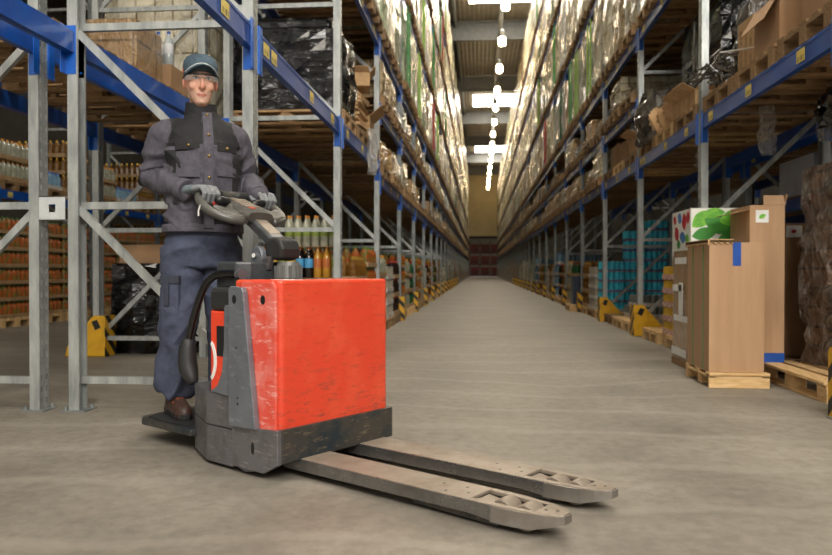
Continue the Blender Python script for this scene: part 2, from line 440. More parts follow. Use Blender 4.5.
a3 = N(ty, 'ShaderNodeMath', operation='MULTIPLY'); ty.links.new(a1.outputs[0], a3.inputs[0]); ty.links.new(a2.outputs[0], a3.inputs[1])
ty.links.new(mixc(ty, a3.outputs[0], lin('dcc668'), lin('2a2820')), by.inputs['Base Color'])
def beam_g(L=BAY-.1):
    g = G(); h = L/2
    g.bb((-.025, -h, 0), (.025, h, .13))
    g.bb((.0, -h, .118), (.029, h, .136)); g.bb((.0, -h, -.004), (.029, h, .012))
    return g
BEAM = beam_g(); BEAMM = BEAM.mesh('rack_beam', blue)
CONN = G().bb((-.034, -.004, -.13), (.034, .004, .17)).bb((.030, -.004, -.13), (.036, -.06, .17))
CONN.tube([(-.01, -.006, -.1), (-.01, .006, -.1)], .008, 6)
CONNM = CONN.mesh('connector', blued)
LABM = G().bb((0, -.062, -.042), (.002, .062, .042)).mesh('label_plate', ylab)
def rack_beam(x, y, z, face, lab, grp, det, labels=0):
    """face=+1 beam shows its outer face to +x"""
    o = put('rack_beam', BEAMM, None, (x, y, z), 0 if face > 0 else PI)
    tag(o, lab, 'shelf beam', grp, 'thing')
    if det:
        put('connector', CONNM, o, (0, BAY/2-.052, 0)); c = put('connector', CONNM, o, (0, -BAY/2+.052, 0)); c.scale = (1, -1, 1)
    for yy in ([-1.05, -.1, .85], [-1.18, -1.0, .1, .95], [])[2 if not labels else labels-1]:
        put('label_plate', LABM, o, (.0295, yy, .065))
    return o
LV = [2.235, 3.03, 3.95, 5.72, 7.78, 9.72]
def lvz(side, k, l):
    z = LV[l]
    if side == 'L' and k >= 2 and l == 0: z = 2.06
    return z
def hasmid(s, k): return k >= (2 if s == 'L' else 1)
def lvn(s, k, l): return LVN[l] if hasmid(s, k) or l == 0 else LVN[l-1]
nb = 0; farb = G()
SIDE = {'L': 'worker side', 'R': 'carton side'}
LVN = ['lowest', 'second', 'third', 'fourth', 'fifth', 'top']
cand = []
for s, x, y0, face in (('L', XL, YL0, 1), ('R', XR, YR0, -1)):
    for k in range(-1, 31):
        yc = y0+BAY*(k+.5)
        if yc > FARY-2: break
        for l in range(6):
            if l == 1 and not hasmid(s, k): continue
            cand.append((yc, l, s, x, k, face, 'aisle face'))
            if k < 4 and l < 3: cand.append((yc, l, s, x-face*DEP, k, face, 'rear'))
cand.sort()
for yc, l, s, x, k, face, w in cand:
    z = lvz(s, k, l); fc = face if w == 'aisle face' else -face
    if z > 3.0+.40*(yc+BAY): continue
    ki = k+(1 if s == 'L' else 1)
    if nb < 255:
        rack_beam(x+fc*.012, yc, z, fc, 'blue shelf beam %s, %s level, %s bay from the front, %s' % (SIDE[s], lvn(s, k, l), ORD[ki], w), 'shelf beams along the aisle', k < 7, (1 if k < 5 and l < 3 else 0) if not (k == 0 and l == 0) else 2)
        nb += 1
    else:
        for v in (BEAM.v,): farb.add([(a[0]+x, a[1]+yc, a[2]+z) for a in v], BEAM.f)
if farb.v: tag(farb.build('rack_beam', blue, fix=False), 'blue shelf beams of the remotest rack bays near the end wall', 'shelf beams', kind='stuff')
for k in range(0, 4):
    for w, x, fc in (('aisle face', XL2, -1), ('rear', XL2+DEP, 1)):
        for l in ((0, 2) if k < 2 else (0,)):
            rack_beam(x+fc*.012, YL0+BAY*(k+.5), LV[l], fc, 'blue shelf beam behind the worker in the back-to-back row, %s level, %s bay, %s' % ('upper' if l else 'lower', ORD[k], w), 'beams behind the worker', True, 0)
rack_beam(XL2+DEP+.012, YL0-BAY*.5, LV[0], 1, 'big blue beam end at the picture edge above two bare posts', None, True, 0)
for k in range(-1, 4):
    for l in range(2):
        z = (LV[0] if l else 1.55)
        for w, x, fc in (('front', XR2, -1), ('back', XR2+DEP, 1)):
            if k > 1 and w == 'back': continue
            rack_beam(x+fc*.012, YR0+BAY*(k+.5), z, fc, 'blue beam of the row behind the cartons, %s shelf, %s bay, %s side' % ('upper' if l else 'lower', ORD[k+1], w), 'beams behind the cartons', True, 1 if l else 0)
for k in range(0, 5):
    for l, z in enumerate((1.98, 3.7)):
        rack_beam(XL3+.012, 7.6+BAY*(k+.5), z, 1, 'blue beam across the second aisle behind the worker, %s shelf, %s bay' % ('upper' if l else 'lower', ORD[k]), 'beams across the second aisle', True, 1 if l == 0 else 0)
# ------------------------------------------------------------------ pallets and goods
def pallet_g():
    """euro pallet, 1.2 along x, .8 along y, base at z=0"""
    g = G()
    for y in (-.35, -.18, 0, .18, .35): g.box((0, y, .133), (1.2, .125 if abs(y) != .18 else .1, .022))
    for x in (-.55, 0, .55): g.box((x, 0, .111), (.1, .8, .022))
    for x in (-.5275, 0, .5275):
        for y in (-.35, 0, .35): g.box((x, y, .061), (.145, .1, .078))
    for y in (-.35, 0, .35): g.box((0, y, .011), (1.2, .1, .022))
    return g
PG = pallet_g(); PALM = PG.mesh('pallet', wood); PALN = pallet_g().mesh('pallet', woodn)
FILMS = []
def load_mesh(name, m, w, d, h, bulge=.03, seed=0, nx=5, nz=9, rag=.02):
    """wrapped goods, w along x, d along y, base z=0, sides bulging"""
    g = G(); rings = []
    rnd = random.Random(seed)
    per = []
    for i in range(nx): per.append((-w/2+w*i/nx, -d/2, 0, -1))
    for i in range(nx): per.append((w/2, -d/2+d*i/nx, 1, 0))
    for i in range(nx): per.append((w/2-w*i/nx, d/2, 0, 1))
    for i in range(nx): per.append((-w/2, d/2-d*i/nx, -1, 0))
    for j in range(nz+1):
        z = h*j/nz; t = j/nz
        ring = []
        for x, y, ax, ay in per:
            o = bulge*math.sin(PI*min(1, t*1.02))*.5+rnd.uniform(-rag, rag)
            cr = .985 if (abs(abs(x)-w/2) < 1e-6 and abs(abs(y)-d/2) < 1e-6) else 1
            ring.append(((x+ax*o)*cr, (y+ay*o)*cr, z+(rnd.uniform(-rag, rag) if 0 < j else 0)))
        rings.append(ring)
    rings.append([(p[0]*.96, p[1]*.96, h+.025) for p in rings[-1]])
    g.ring_loft(rings)
    return g.mesh(name, m)
fl = [
    ('white film wrapped load', cases('white goods in film', 'c9bf9f', 'a89b76', '6a5f45', bw=.27, rh=.24)),
    ('cream film wrapped load', cases('cream goods in film', 'd8d0b6', 'b9ab84', '7b6f52', film='efe8d2', filmamt=.7, bw=.2, rh=.3)),
    ('green tinted film wrapped load', cases('green goods in film', '8f9f77', '5f7d52', '44503a', film='d6d6c0', bw=.24, rh=.26)),
    ('amber film wrapped load', cases('amber goods in film', 'a98a58', '8a6c42', '554128', film='d8c9a0', bw=.3, rh=.2)),
    ('pale grey film wrapped load', cases('grey goods in film', 'b9bbb5', '92968f', '6b6d66', film='e6e8e4', filmamt=.75, bw=.35, rh=.3)),
    ('milky white film wrapped load', cases('milky goods in film', 'd9d6cb', 'c7c2b2', 'a49d89', film='f2f0e8', filmamt=.8, bw=.4, rh=.5)),
    ('dark green crated load', cases('green crates', '1f5a35', '17492b', '0f2a1a', film='6d8a72', filmamt=.25, bw=.4, rh=.3)),
    ('tan carton load', cases('tan cartons in film', 'b18e62', '9c7a50', '6a5033', film='c9b08a', filmamt=.35, bw=.4, rh=.3)),
]
strapg = mat('green strap', '2f8f3c', '277c33', rough=.4); strapl = mat('light green strap', '8dbb3a', '7aa82f', rough=.4)
strapr = mat('red corner board', 'b83a3a', '9c2f2f', rough=.5)
LH = {0: 1.2, 1: .6, 2: 1.4, 3: 1.68, 4: 1.5, 5: 1.95}
LMESH = {}
for l in range(6):
    for i, (n, m) in enumerate(fl):
        LMESH[l, i] = load_mesh('wrapped_load', m, 1.12, .775, LH[l]*(.86 if i in (3, 7) else 1), seed=i*7+l)
STR = {}
def strap_mesh(h, m, face):
    g = G()
    for y in (-.2, .17): g.bb((.585*face, y-.014, .03), (.612*face, y+.014, h))
    return g
STRM = {(l, c, f): strap_mesh(LH[l]*.99, mm, f).mesh('strap', mm) for l in range(6) for c, mm in (('green', strapg), ('lime', strapl), ('red', strapr)) for f in (1, -1)}
npal = nload = 0
fp = G(); fload = [G() for _ in fl]
SLOT = ['near slot', 'middle slot', 'far slot']
def pal(x, y, z, lab, grp, new=False, rz=0):
    return tag(put('pallet', PALN if new else PALM, None, (x, y, z), rz), lab, 'pallet', grp)
rnd = random.Random(11)
cells = []
for s, xc, y0, nbay in (('L', XL-DEP/2, YL0, 31), ('R', XR+DEP/2, YR0, 30)):
    for k in range(-1, nbay):
        for l in range(6):
            if l == 1 and not hasmid(s, k): continue
            for j in range(3):
                y = y0+BAY*k+.52+.88*j
                if y > FARY-2.5: continue
                cells.append((y, s, k, l, j, xc))
cells.sort(key=lambda c: c[0])
hand = {('L', -1, 0), ('L', 0, 0), ('L', 1, 0), ('R', -1, 0), ('R', 0, 0), ('R', 1, 0)}
for y, s, k, l, j, xc in cells:
    z = lvz(s, k, l)+.136
    if (s, k, l) in hand or k < 0: continue
    if z > 1.6+.40*(y+.6): continue
    if s == 'L' and k == 0: continue
    ki = ORD[k+(1 if s == 'L' else 1)]
    pl = '%s shelf, %s bay, %s, %s' % (lvn(s, k, l), ki, SLOT[j], SIDE[s])
    x = xc+(.055 if s == 'L' else -.055)+rnd.uniform(-.02, .03); yy = y+rnd.uniform(-.025, .025)
    if npal < 195:
        pal(x, yy, z, 'wooden pallet on the '+pl, 'pallets in the racks'); npal += 1
    else:
        fp.add([(v[0]+x, v[1]+yy, v[2]+z) for v in PG.v], PG.f) if y < 38 else fp.box((x, yy, z+.072), (1.2, .8, .144))
    if l == 0:
        i = rnd.choice([7, 7, 3, 3, 0, 7])
    elif l == 1: i = rnd.choice([7, 3, 7, 0, 4])
    elif l == 2: i = rnd.choice([0, 1, 4, 2, 5, 3, 7])
    else: i = rnd.choice([0, 0, 1, 1, 2, 4, 5, 3])
    if s == 'R' and k == 4 and l == 2: i = 6
    if l < 2 and rnd.random() < .15: continue
    hs = 1.0 if l > 1 else (rnd.choice([.25, .4, .45, .35]) if l == 0 else rnd.choice([.4, .7, .95, .8]))
    if nload < 190:
        lo = put('wrapped_load', LMESH[l, i], None, (x, yy, z+.144), 0); lo.scale = (1, 1, hs)
        tag(lo, fl[i][0]+' on the '+pl, 'pallet load', 'wrapped loads in the racks'); nload += 1
        f = 1 if s == 'L' else -1
        if l > 1 and rnd.random() < .2 and i != 6:
            c = rnd.choice(['green', 'green', 'lime', 'lime', 'red'])
            q = put('strap', STRM[l, c, f], lo)
    else:
        me = LMESH[l, i]
        fload[i].add([(v.co.x+x, v.co.y+yy, v.co.z*hs+z+.144) for v in me.vertices], [tuple(p.vertices) for p in me.polygons])
if fp.v: tag(fp.build('pallet', wood, fix=False), 'small wooden pallets in the remotest bays down the aisle', 'pallets', kind='stuff')
adj = ['whitish', 'cream', 'greenish', 'amber', 'pale grey', 'milky', 'dark green', 'tan']
for i, q in enumerate(fload):
    if q.v: tag(q.build('wrapped_load', fl[i][1], fix=False), 'tiny %s film wrapped loads in the remotest bays down the aisle' % adj[i], 'pallet loads', kind='stuff')

# --- cartons
def carton_g(w, d, h, flaps=None, open_top=False, t=.006):
    g = G()
    g.bb((-w/2, -d/2, 0), (w/2, -d/2+t, h)); g.bb((-w/2, d/2-t, 0), (w/2, d/2, h))
    g.bb((-w/2, -d/2+t, 0), (-w/2+t, d/2-t, h)); g.bb((w/2-t, -d/2+t, 0), (w/2, d/2-t, h))
    g.bb((-w/2, -d/2, 0), (w/2, d/2, t))
    if not open_top: g.bb((-w/2+.001, -d/2+.001, h-t), (w/2-.001, -.002, h)); g.bb((-w/2+.001, .002, h-t), (w/2-.001, d/2-.001, h))
    return g
def flap_g(p0, p1, dirv, ln, t=.005):
    p0 = Vector(p0); p1 = Vector(p1); dv = Vector(dirv).normalized()*ln
    n = (p1-p0).cross(dv).normalized()*t
    vs = [p0, p1, p1+dv*.97+(p0-p1)*.03, p0+dv+(p1-p0)*.03]
    return G().add([*vs, *[v+n for v in vs]], [(0, 1, 2, 3), (7, 6, 5, 4), (0, 4, 5, 1), (1, 5, 6, 2), (2, 6, 7, 3), (3, 7, 4, 0)])
def carton(loc, size, rz, lab, m=card, flaps=(), open_top=False, grp=None, tapem=None, label=None):
    """flaps: list of 'x+','x-','y+','y-' with a lean angle in degrees from vertical outward"""
    w, d, h = size
    o = carton_g(w, d, h, open_top=open_top).build('carton', m, None, loc, rz); tag(o, lab, 'cardboard box', grp)
    for side, ang, ln in flaps:
        a = math.radians(ang); sg = 1 if side[1] == '+' else -1
        if side[0] == 'x': p0, p1, dv = (sg*w/2, -d/2, h), (sg*w/2, d/2, h), (sg*math.sin(a), 0, math.cos(a))
        else: p0, p1, dv = (-w/2, sg*d/2, h), (w/2, sg*d/2, h), (0, sg*math.sin(a), math.cos(a))
        flap_g(p0, p1, dv, ln).build('flap', m, o)
    if tapem:
        G().bb((-.025, -d/2-.0012, h*.72), (.025, -d/2, h+.001)).bb((-.025, -d/2, h), (.025, d/2*.3, h+.0012)).build('tape', tapem, o)
    if label:
        lx, lz, lw, lh = label
        G().bb((lx-lw/2, -d/2-.001, lz-lh/2), (lx+lw/2, -d/2, lz+lh/2)).build('paper_label', white, o)
    return o
# ------------------------------------------------------------------ cartons by the aisle
tape_blue = mat('blue tape', '1450a8', '0f4596', rough=.35)
# tall carton standing on a small pallet
ax, ay = 1.915, 5.98
sp_ = G()
for y in (-.27, 0, .27): sp_.box((0, y, .105), (.44, .1, .02))
for x in (-.19, .19): sp_.box((x, 0, .085), (.06, .62, .02))
sp_.box((0, -.295, .045), (.44, .03, .09)); sp_.box((0, .295, .045), (.44, .03, .09)); sp_.box((-.15, 0, .0375), (.1, .1, .075)); sp_.box((.15, 0, .0375), (.1, .1, .075)); sp_.box((0, -.27, .0875), (.44, .06, .015))
tag(sp_.build('small_pallet', woodn, None, (ax+.015, ay, 0), 0, bev=.003), 'fresh small wooden pallet under the tall closed carton', 'pallet')
o = carton_g(.40, .58, .975).build('carton', card2, None, (ax, ay, .116), 0, bev=.004)
tag(o, 'tall closed brown carton with blue tape over its top edge, on a fresh small pallet', 'cardboard box')
G().bb((-.03, -.2925, .80), (.03, -.2905, .976)).bb((-.03, -.2925, .975), (.028, -.1, .9775)).build('tape', tape_blue, o)
g = G()
for y in (-.14, .13): g.bb((-.2025, y-.008, .0), (-.2005, y+.008, .976))
q = g.build('strap', mat('green plastic strap', '3f9d5a', '2f8a4a', rough=.25), o)
g = G()
for i in range(14):
    x = -.235+i*.032; g.add([(x, -.30, .978), (x+.03, -.30, .978), (x+.03, .3, .978), (x, .3, .978), (x, -.30, .988), (x+.03, -.30, .988), (x+.03, .3, .988), (x, .3, .988), ], [(0, 1, 5, 4), (4, 5, 6, 7), (0, 3, 2, 1), (2, 3, 7, 6), (0, 4, 7, 3), (1, 2, 6, 5)])
g2 = G()
poly = []
n = 18
for i in range(n+1): poly.append((-.3+.6*i/n, .98 if i % 2 else .955))
for side in (0,):
    pts = [(-.3, 1.0)]+poly+[(.3, 1.0)]
    g2.prism([(p[0], p[1]) for p in pts], lambda u, v, w: (w, u, v), -.214, -.203)
pts = [(-.2, 1.0)]+[(-.2+.17*i/8, .985 if i % 2 else .962) for i in range(9)]+[(-.03, 1.0)]
g2.prism(pts, lambda u, v, w: (u, w, v), -.305, -.293)
g2.bb((-.214, -.305, .978), (-.03, .3, .992))
g2.build('torn_cover_sheet', torn, o)
# wrapped produce carton
bx0, bx1, by0, by1 = 1.84, 2.26, 6.62, 7.23
bm = cases('wrapped brown carton', 'a9835a', '9c7750', '8a683f', film='c5ad8c', filmamt=.4, bw=1.5, rh=.9, bump=.35, rough=.25)
o = thing('produce_carton', 'film-wrapped tall carton whose top sleeve is printed with green leaves and strawberries', 'cardboard box', ((bx0+bx1)/2, (by0+by1)/2, 0))
w, d = bx1-bx0, by1-by0
load_mesh('wrapped_body', bm, w, d, 1.03, .0, 3, 4, 8, .006)
b_ = put('body', bpy.data.meshes['wrapped_body'], o, (0, 0, .06)); 
G().bb((-w/2-.01, -d/2-.01, 0), (w/2, d/2, .06)).build('base_board', wood, o)
slv = mat('white printed board', 'e4e4dc', 'cfd4cc', rough=.35, scale=3)
G().bb((-w/2-.004, -d/2-.004, 1.06), (w/2+.04, d/2+.004, 1.425)).build('printed_sleeve', slv, o)
lg, lgd = mat('printed leaf green', '7cc03a', '4f9a2e', rough=.35, scale=12), mat('printed leaf dark', '3f8a35', '2f7a2c', rough=.35, scale=10)
sred = mat('printed strawberry', 'c8323a', 'a82430', rough=.35, scale=30); sblu = mat('printed blue', '4f7fb8', '3f6aa0', rough=.4)
def leaf(cx, cz, ln, wd, ang, n=10):
    pts = []
    for i in range(n+1):
        t = i/n; pts.append((ln*(t-.5), wd*math.sin(PI*t)**.8))
    for i in range(n-1, 0, -1):
        t = i/n; pts.append((ln*(t-.5), -wd*math.sin(PI*t)**.8))
    c, s = math.cos(ang), math.sin(ang)
    return [(cx+u*c-v*s, cz+u*s+v*c) for u, v in pts]
gl = G()
fr = lambda u, v, w_: (u, -d/2-.004-w_, v)
sd = lambda u, v, w_: (-w/2-.004-w_, u, v)
for i, (cx, cz, ln, wd, an) in enumerate([(-.12, 1.33, .2, .055, .7), (.02, 1.28, .24, .07, -.4), (.14, 1.34, .22, .06, .3), (-.1, 1.2, .2, .05, .2), (.22, 1.25, .2, .06, -.7), (.1, 1.16, .2, .05, .4), (-.02, 1.38, .18, .04, .1)]):
    gl.mat(i % 2).prism(leaf(cx, cz, ln*1.08, wd*1.15, an), fr, 0, .0008+.0003*i)
gl.mat(2)
for cx, cz in ((.24, 1.13), (.16, 1.11)): gl.prism(leaf(cx, cz, .07, .03, 1.4), fr, 0, .004)
for i, (cx, cz, ln, wd, an, mi) in enumerate([(-.1, 1.32, .16, .07, 1.3, 2), (-.22, 1.35, .12, .05, 1.7, 2), (.05, 1.36, .14, .05, .4, 3), (.15, 1.22, .16, .06, .9, 2), (-.05, 1.18, .2, .05, .2, 3), (.22, 1.35, .1, .04, .3, 2), (-.2, 1.15, .14, .05, .8, 0), (.08, 1.12, .12, .04, 0, 1)]):
    gl.mat(mi).prism(leaf(cx, cz, ln, wd, an), sd, 0, .0008+.0003*i)
gl.build('printed_picture', [lg, lgd, sred, sblu], o)
for z, hh, yy, ww in ((.97, .06, 0, .38), (.62, .3, -.02, .14), (.72, .06, .12, .3), (.44, .055, 0, .45), (.13, .07, .05, .5)):
    G().bb((-w/2-.012, yy-ww/2, z-hh/2), (-w/2-.009, yy+ww/2, z+hh/2)).build('paper_label', white, o)
# open tall carton behind with sticker, its pallet, and one more
pal(2.9, 6.69, 0, 'worn wooden pallet under the tall open carton and its neighbour', 'pallets on the floor beside the tall cartons')
o = carton_g(.27, .46, 1.26, open_top=True).build('carton', card2, None, (2.29, 6.34, .145), 0)
tag(o, 'tall open-topped brown carton with picture sticker and raised flaps', 'cardboard box')
flap_g((-.03, -.23, 1.26), (.135, -.23, 1.26), (.1, .5, 1), .09).build('flap', card2, o)
flap_g((.135, -.23, 1.26), (.135, .23, 1.26), (.25, 0, 1), .09).build('flap', card2, o)
flap_g((-.135, .18, 1.23), (-.135, -.23, 1.23), (-1, -.1, -.25), .16).build('flap', cardd, o)
g = G().bb((-.09, -.2335, 1.12), (.01, -.2305, 1.22)); g.mat(1).prism(leaf(-.04, 1.17, .06, .018, .5), lambda u, v, w_: (u, -.2335-w_, v), 0, .001)
g.build('sticker', [white, lg], o)
G().bb((-.136, -.2315, .0), (.136, -.2305, .075)).build('blue_strip', tape_blue, o)
o = carton_g(.34, .42, 1.14).build('carton', cardd, None, (2.77, 6.75, .145), 0)
tag(o, 'plain tall brown carton standing beside the open-topped one, white label near its top', 'cardboard box')
g = G().bb((-.16, -.2125, 1.02), (-.03, -.2105, 1.12)); g.mat(1).prism(leaf(-.1, 1.07, .05, .016, .3), lambda u, v, w_: (u, -.2125-w_, v), 0, .001); g.build('sticker', [white, sred], o)
# pallet in front and the lumpy wrapped stack
def big_pallet(loc, rz, lab, m=wood):
    r = thing('pallet', lab, 'pallet', loc, rz)
    for y in (-.35, -.18, 0, .18, .35): G().box((0, y, .133), (1.2, .14 if abs(y) != .18 else .1, .022)).build('deck_board', m, r, bev=.003)
    for x in (-.52, 0, .52): G().box((x, 0, .111), (.14, .8, .022)).build('cross_board', m, r, bev=.003)
    for x in (-.5275, 0, .5275):
        for y in (-.35, 0, .35): G().box((x, y, .061), (.145, .1, .078)).build('block', m, r, bev=.003)
    for y in (-.35, 0, .35): G().box((0, y, .011), (1.2, .1, .022)).build('bottom_board', m, r, bev=.003)
    return r
big_pallet((2.68, 5.66, 0), PI/2, 'partly empty wooden pallet on the floor at the foot of the lumpy wrapped stack', woodn)
me = load_mesh('wrapped_stack', brownfilm, .62, .62, 1.53, .06, 21, 6, 16, .035)
o = put('wrapped_stack', me, None, (2.93, 5.92, .146)); tag(o, 'lumpy brown stack wrapped in wrinkled film at the edge of the cartons', 'wrapped stack')
fixn(me)
g = G(); rg = random.Random(4)
for i in range(7):
    z = .15+i*.2; g.ell((-.24+rg.uniform(-.03, .03), -.2+rg.uniform(-.06, .06), z), (.13, .16, .11), 10, 8)
g.build('film_bulge', darkfilm, o, smooth=True)
G().ell((-.1, -.33, .12), (.07, .02, .06), 10, 8).build('pink_wrapper', mat('pink wrapper', 'c04a7a', 'a33a66', rough=.4), o)

# --- post guards
def guard(x, y, side, lab, style, grp='rack post guards'):
    """side +1: aisle lies towards +x of the post"""
    r = thing('post_guard', lab, 'post guard', (x, y-.09, 0), 0 if side > 0 else 0, grp)
    if style == 'slope':
        s = -side
        pts = [(-.1*s, 0), (-.1*s, .42), (.02*s, .42), (.3*s, .1), (.32*s, 0)]
        G().prism(pts, lambda u, v, w_: (u, w_, v), -.006, .0).build('face_plate', yellow, r)
        G().bb((-.106*s, -.006, 0), (-.1*s, .22, .42)).build('side_plate', hazard, r)
        G().prism([(-.06*s, .3), (-.02*s, .38), (.04*s, .36), (.0*s, .27)], lambda u, v, w_: (u, w_, v), -.008, -.0062).build('black_patch', blackm, r)
        G().bb((-.106*s, -.006, 0), (.32*s, .012, .008)).build('base_plate', yellow, r)
    else:
        s = side
        G().bb((-.1, -.006, 0), (.1, 0, .42)).build('face_plate', hazard, r)
        G().bb((.1*s, -.006, 0), (.106*s, .22, .42)).build('side_plate', hazard, r)
        G().bb((-.1, -.006, 0), (.1, .012, .008)).build('base_plate', yellow, r)
    return r
guard(XR+.06, YR0-BAY, -1, 'yellow post guard at the very edge beside the empty pallet', 'slope')
gr = None
for k in range(1, 15):
    guard(XR, YR0+BAY*k, -1, 'yellow %s post guard at foot of the %s rack frame on the carton side' % ('sloped' if k < 3 else 'striped', ORD[k+1]), 'slope' if k < 3 else 'box')
for k in range(2, 15):
    guard(XL, YL0+BAY*k, 1, 'striped yellow and black post guard at foot of the %s worker-side rack frame' % ORD[k], 'box')
guard(XL2, YL0+BAY+.02, 1, 'sloped yellow post guard beside the black-wrapped load behind the worker', 'slope')

# --- drinks on pallets
def bottle_parts(cbody, ccap, clab, nm):
    body = mat(nm+' body', cbody, rough=.12, coat=.4, scale=3); cap = mat(nm+' cap', ccap, rough=.4); labm = mat(nm+' label', clab, rough=.45, scale=25)
    b = G().lathe([(.038, 0), (.043, .008), (.043, .1), (.041, .13), (.043, .16), (.043, .2), (.036, .235), (.02, .27), (.014, .29), (.014, .3)], n=12).mesh('bottle', body)
    c = G().lathe([(.017, .293), (.017, .312), (.015, .318)], n=10).mesh('cap', cap)
    l = G().lathe([(.0436, .105), (.0442, .11), (.0442, .195), (.0436, .2)], n=12).mesh('label_band', labm)
    for me in (b, c, l): me.polygons.foreach_set('use_smooth', [True]*len(me.polygons)); me.set_sharp_from_angle(angle=.6)
    return b, c, l
KB = {'cola': bottle_parts('1d1512', 'c9703a', '4d9ccb', 'cola'), 'orange': bottle_parts('b5822a', 'c07a34', 'b5652f', 'orange drink'),
      'clear': bottle_parts('a8a794', 'd28a2e', '86963f', 'clear bottle'), 'water': bottle_parts('b9c3c4', '2a56b0', 'e6e8ea', 'water bottle'), 'amber': bottle_parts('6a4a22', 'd8c48a', 'c9a23a', 'amber bottle')}
def bottle(k, x, y, z, lab, grp):
    b, c, l = KB[k]
    o = put('bottle', b, None, (x, y, z)); tag(o, lab, 'bottle', grp); put('cap', c, o); put('label_band', l, o)
    return o
def pack_mesh(nx, ny, h, pitch, body, capm, tray, r=None, capr=.4):
    """one layer of a shrink-wrapped stack"""
    g = G(); r = r or pitch*.48
    w, d = nx*pitch, ny*pitch
    g.mat(2).bb((-w/2, -d/2, 0), (w/2, d/2, h*.22)); g.mat(0)
    for i in range(nx):
        for j in range(ny):
            if 0 < i < nx-1 and 0 < j < ny-1: continue
            x, y = -w/2+pitch*(i+.5), -d/2+pitch*(j+.5)
            g.mat(0).lathe([(r, h*.04), (r, h*.62), (r*.85, h*.72), (r*capr, h*.88)], (x, y, 0), 8)
            g.mat(1).lathe([(r*capr*1.1, h*.86), (r*capr*1.1, h*.985)], (x, y, 0), 8)
    me = g.mesh('bottle_layer', [body, capm, tray])
    return me
def can_mesh(nx, ny, h, pitch, body, lidm, tray, trayh=.25):
    g = G(); r = pitch*.47; w, d = nx*pitch, ny*pitch
    g.mat(2).bb((-w/2, -d/2, 0), (w/2, d/2, h*trayh))
    for i in range(nx):
        for j in range(ny):
            if 0 < i < nx-1 and 0 < j < ny-1: continue
            x, y = -w/2+pitch*(i+.5), -d/2+pitch*(j+.5)
            g.mat(0).lathe([(r, h*.03), (r, h*.93)], (x, y, 0), 10); g.mat(1).lathe([(r*.93, h*.93), (r*.9, h*.985)], (x, y, 0), 10)
    return g.mesh('can_tray', [body, lidm, tray])
mblue = mat('turquoise can', '62e2f6', '35c4e4', rough=.2, metal=.0, scale=18); mlid = mat('can lid', 'b9bec0', rough=.3, metal=.8)
mtray = mat('tray card', 'a88a64', '8e7350', rough=.7); mwtray = mat('white tray', 'c9c6c0', 'a9a49e', rough=.5); mpurp = mat('violet tray', '7a7aae', '62609a', rough=.5)
myel = mat('yellow jar', 'c9a83a', 'b08a2a', rough=.25, scale=9); mlabw = mat('jar label tray', 'd0c0b8', 'b0685a', rough=.5, scale=25, lo=.45, hi=.55)
mred = mat('red jar', '7d2420', '5d1714', rough=.25, scale=9); mgold = mat('gold lid', 'b8923a', rough=.35, metal=.7)
CAN = can_mesh(4, 4, .178, .0895, mblue, mlid, mpurp, .18)
JAR = can_mesh(4, 4, .155, .0945, myel, mgold, mlabw, .4)
REDJ = can_mesh(4, 4, .16, .0945, mred, mred, mtray, .2)
SIL = can_mesh(4, 4, .178, .0895, mat('silver can', '8f9796', '6d7473', rough=.3, metal=.5, scale=14), mlid, mwtray, .35)
def stack(me, name, cells_, pos, step, grp, lab, cat):
    for (i, j, l) in cells_:
        o = put(name, me, None, (pos[0]+i*step[0], pos[1]+j*step[1], pos[2]+l*step[2]))
        tag(o, lab(i, j, l), cat, grp)
LAY = ['bottom', 'second', 'third', 'fourth', 'fifth', 'sixth', 'seventh', 'eighth', 'top']
COLN = ['column by the aisle', 'middle column', 'inner column']
# turquoise cans across the third carton-side bay
for xx in (2.72,): pal(xx, 13.47, 0, 'wooden pallet under the stack of turquoise cans', 'pallets on the floor along the carton side', True)
cs = [(i, 0, l) for i in range(3) for l in range(9) if not (i == 0 and l > 4) and not (i == 1 and l > 7)]+[(0, 1, l) for l in range(5)]
stack(CAN, 'can_tray', cs, (2.36, 13.35, .146), (.372, .37, .18), 'trays of turquoise cans', lambda i, j, l: 'tray of turquoise cans, %s layer, %s%s' % (LAY[l], COLN[i], ', second row back' if j else ''), 'tray of cans')
stack(SIL, 'can_tray', [], (2.36, 14.1, .146), (.37, .37, .18), 'silver can trays', lambda i, j, l: 'tray of silver cans behind the turquoise stack, %s layer' % LAY[l], 'tray of cans')
# yellow jars just behind the produce carton
pal(2.72, 8.3, 0, 'wooden pallet under the trays of yellow jars', 'pallets on the floor along the carton side', True)
stack(JAR, 'jar_tray', [(i, j, l) for i in range(2) for j in range(3) for l in range(5)], (2.33, 7.93, .146), (.385, .385, .157), 'trays of yellow jars', lambda i, j, l: 'tray of yellow jars, %s layer, %s, %s of three along the aisle' % (LAY[l], 'aisle side' if i == 0 else 'inner side', ORD[j]), 'tray of jars')
for i, (x, y) in enumerate(((2.25, 8.55), (2.34, 8.6), (2.25, 8.7), (2.36, 8.72))):
    bottle('water', x, y, .146+5*.157-.0, 'white bottle with blue cap on top of the yellow jars, %s of four' % ORD[i], 'white bottles on the jars')
tag(G().prism([(0, 0), (.16, .05), (.18, .22), (.02, .2)], lambda u, v, w_: (-.005*w_+.02*math.sin(u*12), u, v), 0, .4).build('paper_sheet', white, None, (2.125, 7.76, .5)), 'loose white paper sheet hanging on the yellow jar trays', 'paper')
for i, (x, y, new) in enumerate(((2.70, 9.35, True), (2.72, 10.75, True), (2.71, 11.6, True), (2.72, 12.45, False))):
    pal(x, y, 0, 'low empty pallet on the floor at the carton-side rack, %s along' % ORD[i], 'pallets on the floor along the carton side', new)
